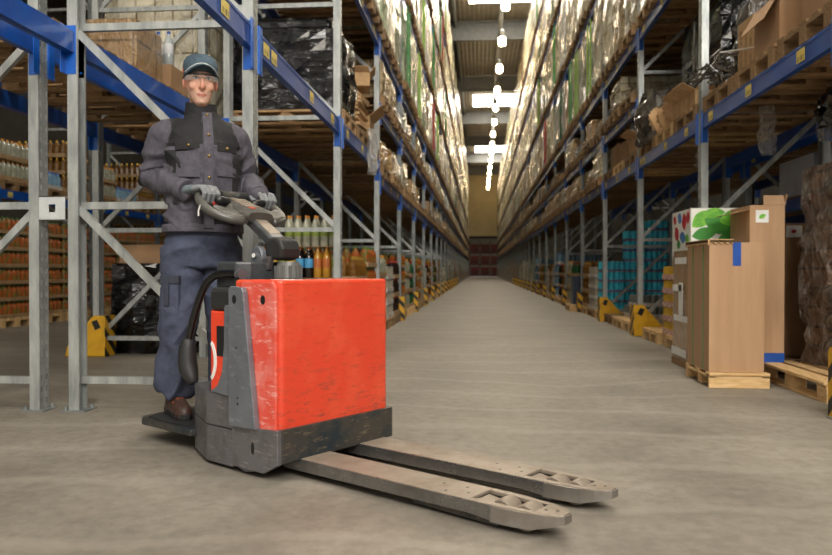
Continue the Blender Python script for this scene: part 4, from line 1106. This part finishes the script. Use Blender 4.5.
for i in range(len(loop)):
    rail.append(TP(loop[i][0], loop[i][1], -.025+.2*max(0, loop[i][0])))
def smoothpath(pts, n=4):
    out = []
    for i in range(len(pts)-1):
        p0, p1, p2, p3 = pts[max(i-1, 0)], pts[i], pts[i+1], pts[min(i+2, len(pts)-1)]
        for k in range(n):
            t = k/n
            out.append(.5*((2*p1)+(p2-p0)*t+(2*p0-5*p1+4*p2-p3)*t*t+(-p0+3*p1-3*p2+p3)*t**3))
    return out+[pts[-1]]
G().tube(smoothpath(rail), .022, 12).build('handle_loop', tgrey, T, smooth=True)
for s in (-1, 1): G().tube([TP(.236, s*.06, .022), TP(.24, s*.1, .022), TP(.236, s*.14, .022)], .026, 12, rnd=True).build('grip', rubber, T, smooth=True)
for s in (-1, 1):
    wg = G().prism([(-.055, s*.06), (-.05, s*.12), (-.01, s*.19), (.05, s*.215), (.075, s*.19), (.05, s*.14), (.10, s*.085), (.10, s*.06)], lambda u, v, w_: tuple(TP(u, v, w_+.2*max(0, u)-.02)), -.018, .022)
    wg.build('wing', tgrey, head, bev=.008)
bt = G()
for i in range(4): bt.prism([(.02+.035*i, -.045), (.045+.035*i, -.045), (.045+.035*i, .045), (.02+.035*i, .045)], lambda u, v, w_: tuple(TP(u, v, w_)), .024, .034)
bt.build('button_panel', fsteel, head, bev=.003)
for s in (-1, 1): G().tube([TP(.12, s*.09, .02), TP(.12, s*.13, .025)], .024, 14, rnd=True).build('thumb_wheel', blackm, head, smooth=True)
G().ell(TP(.15, -.13, .0), (.016, .016, .014)).build('horn_button', mat('red button', 'd83838', rough=.35), head, smooth=True)
G().prism([(-.01, -.03), (.02, -.03), (.02, .0), (-.01, .0)], lambda u, v, w_: tuple(TP(u, v, w_)), .0295, .031).build('red_mark', mat('small red mark', 'b8402a', rough=.4), head)
G().tube([TP(.1, -.245, -.0), TP(.1, -.25, -.03), TP(.09, -.25, -.055)], .004, 6).build('key_cord', white, T)
# side grab bar with pad
tp_ = smoothpath([Vector(p) for p in ((-.43, .13, .865), (-.5, .12, .868), (-.57, .11, .862), (-.635, .1, .825), (-.70, .1, .74), (-.76, .1, .62), (-.80, .1, .5))], 4)
gb = G().tube(tp_, .019, 12).build('grab_bar', blackg, T, smooth=True)
G().tube([(-.795, .1, .525), (-.80, .1, .505), (-.803, .1, .44), (-.79, .1, .39), (-.765, .1, .355)], [.034, .042, .046, .046, .034], 14, rnd=True).build('pad', rubber, gb, smooth=True)
G().lathe([(.026, 0), (.026, .03)], n=12).build('collar', gsteel, T, (-.43, .13, .865)).rotation_euler = (0, PI/2, 0)
# rear step
plan([(-.70, .05), (-1.14, .05), (-1.2, .09), (-1.22, .18), (-1.22, .52), (-1.2, .61), (-1.14, .65), (-.70, .65)], .085, .118, 'step', gdark, .006)
plan([(-.72, .08), (-1.13, .08), (-1.19, .18), (-1.19, .52), (-1.13, .62), (-.72, .62)], .118, .124, 'step_mat', rubber, .003)
# wheels
G().lathe([(.03, -.05), (.085, -.05), (.092, -.035), (.092, .035), (.085, .05), (.03, .05)], (0, 0, 0), 28).build('castor_wheel', rubber, T, (-.2, .085, .093)).rotation_euler = (PI/2, 0, 0)
G().lathe([(.03, -.05), (.085, -.05), (.092, -.035), (.092, .035), (.085, .05), (.03, .05)], (0, 0, 0), 28).build('castor_wheel', rubber, T, (-.2, .615, .093)).rotation_euler = (PI/2, 0, 0)
G().lathe([(.04, -.04), (.112, -.04), (.115, -.03), (.115, .03), (.112, .04), (.04, .04)], (0, 0, 0), 28).build('drive_wheel', rubber, T, (-.42, .35, .116)).rotation_euler = (PI/2, 0, 0)
ab([(-.30, .05), (-.27, .025), (-.22, .012), (-.16, .022), (-.06, .06), (-.06, .09), (-.30, .09)], .0, .012, 'wheel_guard', gplate, .004)
ab([(-.40, .02), (-.36, .02), (-.37, -.004+.012), (-.39, .01)], .1, .13, 'stay', gsteel, .002)
# forks
for bc in (.2, .56):
    h = .085
    def fp_(u, v, w_): return (u, bc+v, w_)
    f = G()
    f.prism([(-.08, -.085), (.88, -.085), (.88, .085), (-.08, .085)], fp_, .072, .085)
    for s in (-1, 1):
        f.prism([(.88, s*.085), (1.0, s*.083), (1.14, s*.066), (1.14, s*.044), (.88, s*.056)], fp_, .070, .085)
    f.prism([(1.125, -.068), (1.15, -.062), (1.2, -.044), (1.222, -.02), (1.222, .02), (1.2, .044), (1.15, .062), (1.125, .068)], fp_, .066, .0845)
    f.bb((.88, bc-.05, .03), (1.13, bc+.05, .036))
    fk = f.build('fork', fsteel, T, bev=.003)
    e = G()
    for s in (-1, 1): e.prism([(-.1, .03), (.88, .038), (.98, .03), (.98, .083), (-.1, .083)], lambda u, v, w_: (u, bc+s*w_, v), .078, .0865)
    e.build('fork_side', fedge, fk, bev=.002)
    nz = G(); rr_ = []
    for a, hw in ((.975, .0865), (1.05, .083), (1.12, .071), (1.17, .057), (1.205, .042), (1.226, .02)):
        zz0 = .026+max(0, (a-1.12))*.25
        rr_.append((a, hw, zz0))
    for s in (-1, 1):
        rings = [[(a, bc+s*(hw-.007), .082), (a, bc+s*hw, .08), (a, bc+s*hw, z0), (a, bc+s*(hw-.007), z0)] for a, hw, z0 in rr_]
        nz.ring_loft(rings)
    nz.bb((1.2215, bc-.022, .053), (1.228, bc+.022, .08))
    nz.build('fork_nose', nosem, fk)
    for a in (.99, 1.083):
        G().lathe([(.012, -.038), (.043, -.038), (.046, -.032), (.046, .032), (.043, .038), (.012, .038)], (0, 0, 0), 20).build('roller', fsteel, fk, (a, bc, .047), smooth=40).rotation_euler = (PI/2, 0, 0)
    G().box((.915, bc+.0, .066), (.06, .09, .006), Matrix.Rotation(.15, 3, 'Y')).build('link_plate', fsteel, fk)
    hh = G()
    for a, bb_ in ((.76, -.05), (.80, .03), (.70, .02), (.84, -.02), (1.15, -.01), (1.185, .005), (1.12, .04)): hh.lathe([(.0065, .0848), (.0065, .0856)], (a, bc+bb_, 0), 10)
    hh.build('bolt_hole', blackm, fk)
    G().bar((.62, bc-.06, .028), (1.0, bc-.06, .02), .012, .022).bar((.62, bc+.06, .028), (1.0, bc+.06, .02), .012, .022).build('push_rod', gdark, fk)
# ------------------------------------------------------------------ the worker
MAN = Vector((-1.48, 3.8, 0)); MA = math.atan2(1.48, 3.8)
def remesh(g, voxel, it, name, mats, fac=.5):
    me = g.mesh('tmp', []); fixn(me)
    o = bpy.data.objects.new('tmp', me); COL.objects.link(o)
    m = o.modifiers.new('r', 'REMESH'); m.mode = 'VOXEL'; m.voxel_size = voxel; m.adaptivity = 0
    if it:
        s = o.modifiers.new('s', 'SMOOTH'); s.factor = fac; s.iterations = it
    dg = bpy.context.evaluated_depsgraph_get(); dg.update()
    out = bpy.data.meshes.new_from_object(o.evaluated_get(dg)); out.name = name
    bpy.data.objects.remove(o); bpy.data.meshes.remove(me)
    out.materials.clear()
    for q in mats: out.materials.append(q)
    out.polygons.foreach_set('use_smooth', [True]*len(out.polygons))
    return out
def displace(me, fn):
    nr = [v.normal.copy() for v in me.vertices]
    for v, n in zip(me.vertices, nr): v.co += n*fn(v.co, n)
    me.update()
def assign(me, fn):
    for p in me.polygons: p.material_index = fn(p.center, p.normal)
def ridge(p, sx, sy, sz, off=0):
    return 1-2*abs(noise.noise(Vector((p.x*sx+off, p.y*sy, p.z*sz))))
YAW = Matrix.Rotation(math.radians(9), 3, 'Z')
def ering(cx, cy, z, rx, ry, e=.85, n=28, rot=YAW):
    return [rot @ Vector((cx+rx*math.copysign(abs(math.cos(a))**e, math.cos(a)), cy+ry*math.copysign(abs(math.sin(a))**e, math.sin(a)), z)) for a in [2*PI*k/n for k in range(n)]]
SHR, ELR, WRR = Vector((-.19, -.005, 1.597)), Vector((-.252, .05, 1.375)), Vector((-.075, -.15, 1.29))
SHL, ELL_, WRL = Vector((.183, .035, 1.60)), Vector((.238, .09, 1.38)), Vector((.292, -.075, 1.285))
def lerp(a, b, t): return a+(b-a)*t
def chain(g, pts, rs, n=14): g.tube(pts, rs, n, rnd=True)
# --- body (continuous)
HC = Vector((-.002, -.02, 1.751)); HY = Matrix.Rotation(math.radians(6), 3, 'Z') @ Matrix.Rotation(math.radians(6), 3, 'X')
def HP(x, y, h): return HC+HY @ Vector((x, y, h*1.06))
bg = G()
prof = [(-.012, .018, -.06, -.02), (.0, .031, -.082, -.0), (.012, .042, -.089, .02), (.035, .054, -.088, .05), (.06, .062, -.085, .07), (.085, .069, -.083, .085), (.11, .0725, -.084, .094), (.13, .0745, -.086, .098), (.15, .076, -.089, .10), (.175, .076, -.088, .10), (.20, .068, -.074, .09), (.22, .052, -.05, .07), (.235, .02, -.01, .03)]
rings = []
for h, rx, yf, yb in prof:
    cy = (yf+yb)/2; hy = (yb-yf)/2; ring = []
    for k in range(28):
        a = 2*PI*k/28; c, s = math.cos(a), math.sin(a)
        ring.append(HP(rx*math.copysign(abs(c)**.9, c), cy+hy*math.copysign(abs(s)**.95, s), h))
    rings.append(ring)
bg.ring_loft(rings)
# nose, brow, cheeks, lips, chin, ears
bg.tube([HP(0, -.084, .128), HP(0, -.096, .108), HP(0, -.108, .09), HP(0, -.106, .081)], [.007, .0095, .0125, .011], 10, rnd=True)
for s in (-1, 1):
    bg.ell(HP(s*.012, -.094, .083), (.0085, .011, .0075), 8, 6)
    bg.ell(HP(s*.033, -.078, .142), (.026, .012, .008), 10, 6)
    bg.ell(HP(s*.040, -.062, .09), (.024, .018, .024), 10, 8)
    bg.ell(HP(s*.081, .015, .108), (.009, .018, .030), 10, 8, HY @ Matrix.Rotation(s*.35, 3, 'Z'))
bg.tube([HP(-.026, -.081, .049), HP(-.01, -.0905, .0525), HP(.01, -.0905, .0525), HP(.026, -.081, .049)], [.003, .0055, .0055, .003], 8, rnd=True)
bg.tube([HP(-.024, -.081, .047), HP(0, -.0905, .042), HP(.024, -.081, .047)], [.003, .0065, .003], 8, rnd=True)
bg.ell(HP(0, -.078, .012), (.022, .016, .014), 10, 8)
bg.tube([HP(0, .03, .09), (-.002, .005, 1.76), (0, .02, 1.66)], [.055, .053, .06], 16)
bg.ring_loft([ering(.005, .01, z, rx, ry) for z, rx, ry in ((.99, .12, .085), (1.05, .13, .09), (1.2, .145, .10), (1.4, .155, .105), (1.55, .16, .10), (1.63, .13, .08), (1.69, .06, .055))])
for sh, el, wr in ((SHR, ELR, WRR), (SHL, ELL_, WRL)): chain(bg, [lerp(sh, Vector((0, .02, 1.58)), .4), sh, el, wr], [.05, .052, .042, .03])
for s in (-1, 1):
    chain(bg, [(s*.08, .0, .98), (s*.105, -.02, .6), (s*.12, .01, .24)], [.07, .05, .038]); chain(bg, [(s*.12, .02, .22), (s*.12, .0, .17), (s*.105, -.12, .15)], [.04, .042, .03])
skin = mat('skin', 'e0b096', 'd29c82', rough=.45, scale=20, spec=.4)
lips = mat('lips', 'c48674', 'b87666', rough=.4); stub = mat('stubbled skin', 'c9a08a', 'b38d7a', rough=.55, scale=60)
hair = mat('short brown hair', '4f3e30', '3a2d23', rough=.6, scale=60); pinkskin = mat('flushed skin', 'dc9f88', 'd2907a', rough=.45)
bme = remesh(bg, .0042, 3, 'person', [skin, lips, stub, hair, pinkskin], .4)
HYi = HY.inverted()
def headmat(c, n):
    q = HYi @ (c-HC); h = q.z/1.06
    if h < -.03: return 0
    if abs(q.x) < .025 and .039 < h < .0545 and q.y < -.084: return 1
    if abs(q.x) > .074 and q.y > -.01 and q.y < .035: return 4
    if q.y > .028 and h > .06: return 3
    if h > .125 and q.y > -.02: return 3
    if abs(abs(q.x)-.034) < .02 and .139 < h < .147 and q.y < -.06: return 3
    if h < .07 and q.y < .03 and not (abs(q.x) < .024 and h > .062): return 2
    if abs(q.x) < .016 and .072 < h < .1 and q.y < -.095: return 4
    return 0
assign(bme, headmat)
P = put('person', bme, None, MAN, MA)
tag(P, 'man in cap, safety glasses and grey-black workwear standing on the truck step, hands on tiller', 'person')
eyew = mat('eye white', 'e6e2dc', 'd8d2ca', rough=.2); eyei = mat('grey blue iris', '5a6c7a', '3f4f5c', rough=.2)
for s in (-1, 1):
    e = G().ell(HP(s*.032, -.0795, .126), (.0125, .008, .0065), 14, 10).mat(1).ell(HP(s*.032, -.0855, .126), (.0055, .003, .0058), 10, 8).build('eye', [eyew, eyei], P, smooth=True)
    G().tube([HP(s*.017, -.084, .127), HP(s*.032, -.0885, .1335), HP(s*.046, -.080, .128)], .0022, 6).build('eyelid', hair, P)
    G().tube([HP(s*.016, -.0885, .141), HP(s*.034, -.0915, .1465), HP(s*.052, -.078, .141)], [.002, .0035, .002], 6).build('eyebrow', hair, P)
# --- jacket
jg = G()
jg.ring_loft([ering(.012, .0, z, rx, ry, .8) for z, rx, ry in ((1.085, .198, .142), (1.10, .205, .148), (1.16, .203, .147), (1.25, .197, .143), (1.36, .196, .146), (1.46, .205, .15), (1.54, .206, .146), (1.60, .19, .128), (1.65, .15, .105), (1.69, .098, .085), (1.72, .075, .078))])
for sh, el, wr in ((SHR, ELR, WRR), (SHL, ELL_, WRL)):
    inn = lerp(sh, Vector((0, .02, 1.67)), .5)
    m1 = lerp(sh, el, .5); m2 = lerp(el, wr, .5)
    jg.ell(sh+Vector((0, 0, -.012)), (.076, .078, .072), 20, 14); chain(jg, [inn, lerp(inn, sh, .8)], [.06, .072], 18); chain(jg, [lerp(sh, m1, .1), m1, el, m2, lerp(el, wr, .9), lerp(el, wr, 1.0)], [.074, .076, .072, .066, .058, .056], 18)
jgrey = mat('grey work cloth', '514e58', '413e47', rough=.8, scale=40, bump=.15, bs=220); jblack = mat('black work cloth', '1d1d20', '151517', rough=.8, scale=40, bump=.15, bs=220)
jme = remesh(jg, .0065, 8, 'jacket', [jgrey, jblack])
def armdist(p):
    best = 9
    for sh, el, wr in ((SHR, ELR, WRR), (SHL, ELL_, WRL)):
        for a, b_ in ((sh, el), (el, wr)):
            t = max(0, min(1, (p-a).dot(b_-a)/(b_-a).length_squared)); best = min(best, (p-lerp(a, b_, t)).length)
    return best
def jdisp(p, n):
    best = 9
    for sh, el, wr in ((SHR, ELR, WRR), (SHL, ELL_, WRL)):
        off = 0
        for a, b_ in ((sh, el), (el, wr)):
            L = (b_-a).length; ax = (b_-a)/L; t = max(-.03, min(L, (p-a).dot(ax))); d = (p-a-ax*t).length
            if d < best: best = d; al = t+off; lat = p-a-ax*t
            off += L
    if best < .10:
        v = Vector((al*11+lat.x*5, lat.x*9+lat.y*7+al*4, lat.z*7))
        return (.015*(1-2.6*abs(noise.noise(v)))+.008*noise.noise(v*1.9)-.006)*min(1, max(0, al-.04)/.1)
    u = p.z+.35*p.x
    k = .008 if p.z > 1.53 else .022
    v = Vector((p.x*4.5, p.y*4, u*9+3))
    return k*(1-2.4*abs(noise.noise(v)))+.004*noise.noise(v*2.1)-.6*k
displace(jme, jdisp)
YI = YAW.inverted()
def jmat(c, n):
    q = YI @ c; ad = armdist(c)
    if ad < .10 and abs(q.x-.0) > .155 or ad < .075:
        for el, sg in ((ELR, -1), (ELL_, 1)):
            if (c-el).length < .115 and (c-el).dot(Vector((sg*.9, .35, -.1)).normalized()) > .028: return 1
        return 0
    if abs(q.x-.012) < .022 and q.y < 0: return 0
    if q.z > 1.535-.10*abs(q.x) : return 1
    if abs(q.x-.01) > .13 and q.y < .05 and 1.22 < q.z < 1.5 and ad > .07 and n.y < .6: return 1
    if q.z < 1.17 and -.02 < q.x < .15 and q.y < 0: return 1
    return 0
assign(jme, jmat)
J = put('jacket', jme, P)
def front(x, z, out=.0):
    """a point on the jacket front"""
    rx, ry = .2, .146
    if z > 1.54: ry = .146-(z-1.54)*.36
    yy = -ry*max(0, (1-min(1, abs((x-.012)/rx))**2.4))**(1/2.4)
    return YAW @ Vector((x, yy-.006-out, z))
def fpatch(name, x0, x1, z0, z1, th, m, par=J, nx=6, nz=4, skew=0.):
    g = G(); a = []; b_ = []
    for j in range(nz+1):
        for i in range(nx+1):
            x = x0+(x1-x0)*i/nx; z = z0+(z1-z0)*j/nz+skew*(x-x0)
            a.append(front(x, z, -.004)); b_.append(front(x, z, th))
    n = nx+1; tot = n*(nz+1); fs = []
    for j in range(nz):
        for i in range(nx):
            q = [j*n+i, j*n+i+1, (j+1)*n+i+1, (j+1)*n+i]; fs.append([v+tot for v in q]); fs.append(q[::-1])
    edge = [i for i in range(n)]+[j*n+nx for j in range(1, nz+1)]+[nz*n+i for i in range(nx-1, -1, -1)]+[j*n for j in range(nz-1, 0, -1)]
    for i in range(len(edge)):
        u, w = edge[i], edge[(i+1) % len(edge)]; fs.append([u, w, w+tot, u+tot])
    return g.add(a+b_, fs).build(name, m, par, smooth=40)
fpatch('placket', -.008, .04, 1.10, 1.705, .010, jgrey, nx=3, nz=20)
fpatch('pocket_flap', -.145, -.03, 1.495, 1.545, .008, jblack, skew=.12)
fpatch('pocket_flap', .06, .165, 1.50, 1.545, .008, jblack, skew=-.05)
fpatch('pocket', -.14, -.03, 1.36, 1.49, .005, jgrey); fpatch('pocket', .06, .16, 1.37, 1.49, .005, jgrey)
brass = mat('brass stud', '8a7448', '6f5c38', rough=.35, metal=.8)
for x, z in ((.016, 1.69), (.016, 1.58), (.016, 1.47), (.016, 1.36), (-.085, 1.52), (.11, 1.515)):
    G().ell(front(x, z, .011), (.009, .005, .009), 10, 6).build('stud', brass, J, smooth=True)
cg_ = G(); ri = []
for (r1, r2, dz) in ((.088, .088, 0), (.083, .085, .04), (.079, .083, .085), (.073, .077, .085), (.075, .078, .03), (.08, .08, 0)):
    ring = []
    for k in range(30):
        a = 2*PI*k/30
        zz_ = 1.685+dz*(1+.22*math.sin(a))
        ring.append(YAW @ Vector((.003+r1*math.cos(a), .0+r2*math.sin(a), zz_-.01*math.cos(a)*0)))
    ri.append(ring)
cg_.ring_loft(ri, cap=False, closed=True).build('collar', jblack, J, smooth=50)
wb = G().ring_loft([ering(.012, 0, z, rx, ry, .8, 40) for z, rx, ry in ((1.08, .205, .149), (1.083, .21, .153), (1.118, .21, .153), (1.122, .206, .15))]).build('waistband', jgrey, J, smooth=50)
for sh, el, wr in ((SHR, ELR, WRR), (SHL, ELL_, WRL)):
    d = (wr-el).normalized()
    G().tube([wr-d*.03, wr-d*.005, wr+d*.012], [.061, .062, .056], 20).build('cuff', jgrey, J, smooth=50)
# --- trousers
tg = G()
tg.ring_loft([ering(.01, .0, z, rx, ry, .85) for z, rx, ry in ((.90, .175, .12), (.97, .185, .128), (1.05, .185, .128), (1.12, .17, .12))])
LR = [Vector(p) for p in ((-.088, .0, 1.0), (-.092, -.005, .80), (-.118, -.03, .60), (-.132, -.005, .42), (-.135, .01, .235))]
LL = [Vector(p) for p in ((.10, .02, 1.0), (.108, .015, .80), (.125, -.01, .60), (.135, .015, .42), (.14, .03, .235))]
for L_ in (LR, LL): tg.tube(L_, [.108, .103, .092, .086, .085], 22)
navy = mat('blue grey work trousers', '434a5e', '363c4e', rough=.8, scale=30, bump=.15, bs=220); navyd = mat('dark trouser panel', '343846', '2b2f3b', rough=.8, scale=30)
tme = remesh(tg, .007, 6, 'trousers', [navy, navyd])
def tdisp(p, n):
    low = min(1, max(0, (.5-p.z)/.25)); up = min(1, max(0, (p.z-.8)/.2))
    u = p.z+.5*abs(p.x)
    v = Vector((p.x*5, p.y*4, u*(9+7*low)+1))
    return (.015+.017*low+.003*up)*(1-2.2*abs(noise.noise(v)))+.004*noise.noise(v*2.2)-.003
displace(tme, tdisp)
TR = put('trousers', tme, P)
# cargo pocket on the outside of the right leg, belt loop
G().box((-.150, -.094, .745), (.10, .028, .20), Matrix.Rotation(-.5, 3, 'Z')).build('cargo_pocket', navy, TR, bev=.008)
G().box((-.152, -.098, .835), (.108, .030, .045), Matrix.Rotation(-.5, 3, 'Z')).build('pocket_flap', navyd, TR, bev=.006)
G().box((-.172, -.104, .76), (.03, .012, .12), Matrix.Rotation(-.5, 3, 'Z')).build('tool_loop', navyd, TR, bev=.003)
# --- boots
brn = mat('brown boot leather', '4a332a', '38261f', rough=.5, scale=30); sole = mat('black sole', '1c1b1b', rough=.7); orl = mat('orange lace', 'd0622c', rough=.6)
for x, y in ((-.135, .01), (.14, .03)):
    d = Vector((.30, -.95, 0)).normalized(); sd_ = Vector((-d.y, d.x, 0))
    def BP(l, w_, z): return Vector((x, y, .126))+d*l+sd_*w_+Vector((0, 0, z))
    b = G(); rings = []
    for l, hw, ht in ((-.085, .022, .07), (-.07, .036, .085), (-.03, .041, .11), (.02, .042, .115), (.07, .043, .095), (.12, .046, .075), (.16, .044, .062), (.19, .034, .05), (.205, .015, .035)):
        rings.append([BP(l, hw*math.copysign(abs(math.cos(a))**.7, math.cos(a)), .012+ht*max(0, math.sin(a))**.8) for a in [PI*k/10 for k in range(11)]])
    b.ring_loft(rings)
    b.tube([BP(0, 0, .05), BP(-.01, 0, .13), BP(-.015, 0, .19)], [.044, .05, .05], 14)
    B = b.build('boot', brn, P, smooth=50)
    s_ = G(); s_.prism([(-.09, -.02), (-.07, -.038), (0, -.042), (.08, -.044), (.14, -.048), (.185, -.036), (.212, -.014), (.212, .014), (.185, .036), (.14, .048), (.08, .044), (0, .042), (-.07, .038), (-.09, .02)], lambda u, v, w_: BP(u, v, w_), -.001, .028)
    s_.build('sole', sole, B, bev=.004)
    for i in range(4):
        l = .045+.022*i; hz = .118-.012*i; G().tube([BP(l, -.036, hz-.022), BP(l+.008, -.015, hz-.002), BP(l+.008, .015, hz-.002), BP(l, .036, hz-.022)], .0045, 6).build('lace', orl, B)
# --- gloved hands on the tiller
glv = mat('grey knitted glove', '85898a', '6b6f72', rough=.9, scale=60, bump=.4, bs=160); glvd = mat('blue grey glove back', '6b777d', '5c676d', rough=.9, scale=50, bump=.3, bs=160)
R3 = Matrix.Rotation(math.atan2(-.568, .823), 3, 'Z'); R3M = Matrix.Rotation(-MA, 3, 'Z')
def to_man(p): return R3M @ (Vector((-.834, 2.97, 0))+R3 @ Vector(p)-MAN)
def dir_man(d): return (R3M @ (R3 @ Vector(d))).normalized()
def hand(C, fwd, l, wr, name):
    up = l.cross(fwd).normalized()
    if up.z < 0: up = -up
    g = G()
    def q(f, s, u): return C+fwd*f*1.15+l*s*1.15+up*u*1.15
    # palm: a flattened loft from wrist to knuckles
    rings = []
    w0 = wr
    for t, hw, th in ((0, .034, .026), (.35, .041, .025), (.7, .051, .022), (1.0, .053, .016)):
        c = lerp(w0, q(.018, 0, .036), t)
        rings.append([c+l*hw*math.copysign(abs(math.cos(a))**.7, math.cos(a))+up*th*math.sin(a) for a in [2*PI*k/16 for k in range(16)]])
    g.ring_loft(rings)
    for i, s in enumerate((-.037, -.0125, .0125, .036)):
        ln = (.92, 1.0, 1.04, .84)[i] if True else 1
        k0 = q(.006, s*.95, .036); k1 = q(.024, s, .036); k2 = q(.024+.026*ln, s*1.02, .016); k3 = q(.03+.012*ln, s*1.02, -.018*ln); k4 = q(.012, s, -.032*ln)
        g.tube([k0, k1, k2, k3, k4], [.0125, .0135, .013, .0122, .0112], 10, rnd=True)
    g.tube([lerp(wr, q(0, -.03, .02), .45), q(-.025, -.05, .016), q(.005, -.058, .006), q(.034, -.052, .0)], [.015, .0145, .0125, .011], 10, rnd=True)
    me = remesh(g, .0032, 2, 'glove', [glv, glvd], .4)
    def gm(c, n):
        r = c-C
        return 1 if (r.dot(fwd) < -.045) else 0
    assign(me, gm)
    H = put('glove', me, P); return H
gR = to_man(TP(.205, -.165, .02)); gL = to_man(TP(.19, .185, .02))
fw = dir_man((.93, 0, -.30)); lv = dir_man((0, 1, 0))
fR = (fw*.9+Vector((.25, -.1, 0))).normalized(); lR = (lv-fR*lv.dot(fR)).normalized()
hand(gR, fR, -lR, WRR, 'right')
fL = (fw*.95+Vector((.05, 0, 0))).normalized(); lL = (lv-fL*lv.dot(fL)).normalized()
hand(gL, fL, lL*1.0, WRL, 'left')
# --- cap and glasses
capm = mat('dark blue grey cap cloth', '4c5f6c', '3f505c', rough=.85, scale=60, bump=.2, bs=200); capd = mat('dark cap underside', '23282d', rough=.85)
cg2 = G(); rings = []
for h, rx, yf, yb in ((.132, .082, -.02, .108), (.165, .088, -.098, .113), (.19, .0895, -.100, .113), (.215, .084, -.092, .105), (.235, .070, -.072, .086), (.248, .046, -.04, .055), (.254, .016, -.005, .02)):
    ring = []
    for k in range(36):
        a = 2*PI*k/36; c, s = math.cos(a), math.sin(a)
        hh = h
        if h < .16: hh = h+.026*max(0, -s)
        yfx = yf if h >= .16 else -.095
        cy, hy = (yfx+yb)/2, (yb-yfx)/2
        ring.append(HP(rx*c, cy+hy*s, hh))
    rings.append(ring)
cg2.ring_loft(rings)
CAP = cg2.build('cap', capm, P, smooth=60)
br = G(); top = []; bot = []
nx, ny = 14, 5
for j in range(ny+1):
    for i in range(nx+1):
        s = -1+2*i/nx; x = s*.082
        edge = math.sqrt(max(0, 1-(s*.97)**2))
        y0 = -.03-.066*edge; y1 = y0-.07*edge**.8
        t = j/ny; y = y0+(y1-y0)*t
        h = .190-.040*s*s-.012*t
        top.append(HP(x, y, h+.005)); bot.append(HP(x, y, h))
n = nx+1; tot = len(top); fs = []
for j in range(ny):
    for i in range(nx):
        q_ = [j*n+i, j*n+i+1, (j+1)*n+i+1, (j+1)*n+i]; fs.append(q_); fs.append([v+tot for v in q_[::-1]])
eg = [i for i in range(n)]+[j*n+nx for j in range(1, ny+1)]+[ny*n+i for i in range(nx-1, -1, -1)]+[j*n for j in range(ny-1, 0, -1)]
for i in range(len(eg)): fs.append([eg[i], eg[(i+1) % len(eg)], eg[(i+1) % len(eg)]+tot, eg[i]+tot])
br.add(top+bot, fs); BR = br.build('brim', capm, CAP, smooth=50)
G().tube([top[j]+Vector((0, 0, .001)) for j in range(1*n, 2*n)], .0022, 6).build('piping', white, CAP)
G().box(HP(-.088, .0, .165), (.004, .02, .022), HY).build('orange_tab', orl, CAP)
rim = [HP(x, y, h) for x, y, h in ((-.084, .03, .132), (-.084, -.03, .136), (-.077, -.08, .139), (-.047, -.108, .141), (0, -.117, .142), (.047, -.108, .141), (.077, -.08, .139), (.084, -.03, .136), (.084, .03, .132))]
GLS = G().tube(smoothpath(rim, 5), .0046, 8).build('safety_glasses', blackm, P, smooth=True)
lens = G(); a_ = smoothpath(rim[1:-1], 5); m_ = len(a_); dn = [p+(p-HP(0, 0, .13)).normalized()*.001 for p in a_]
lo_ = []
for i, p in enumerate(a_):
    t = abs(i/(m_-1)-.5)*2; dp = .034-.012*t*t-(.012 if t < .08 else 0)
    lo_.append(p+Vector((0, 0, -dp)))
lens.add(a_+lo_, [(i, i+1, m_+i+1, m_+i) for i in range(m_-1)])
lens.build('lens', glasslens, GLS, smooth=True, fix=False)

# ------------------------------------------------------------------ camera, light
cd = bpy.data.cameras.new('camera'); cam = bpy.data.objects.new('camera', cd); COL.objects.link(cam)
cd.sensor_width = 36; cd.lens = 735/832*36; cd.clip_end = 300
cam.location = (0, 0, .885); cam.rotation_euler = (PI/2-math.atan(7.5/735), 0, math.radians(4.98))
cd.dof.use_dof = True; cd.dof.focus_distance = 3.4; cd.dof.aperture_fstop = 3.2
SC.camera = cam
ld = bpy.data.lights.new('front_key_light', 'AREA'); ld.shape = 'RECTANGLE'; ld.size = 5; ld.size_y = 4; ld.energy = 1250; ld.color = (1, .96, .9)  # added frontal key light behind the camera, not an actual door
lo = bpy.data.objects.new('front_key_light', ld); COL.objects.link(lo); lo.location = (3.2, -6.5, 7.5)
lo.rotation_euler = (Vector((-.6, 3.5, .8))-Vector(lo.location)).to_track_quat('-Z', 'Y').to_euler()
w = bpy.data.worlds.new('daylight'); SC.world = w; w.use_nodes = True
w.node_tree.nodes['Background'].inputs['Color'].default_value = lin('fff6e8'); w.node_tree.nodes['Background'].inputs['Strength'].default_value = .6
SC.view_settings.view_transform = 'Standard'; SC.view_settings.look = 'None'; SC.view_settings.gamma = 1; SC.view_settings.exposure = 0.22
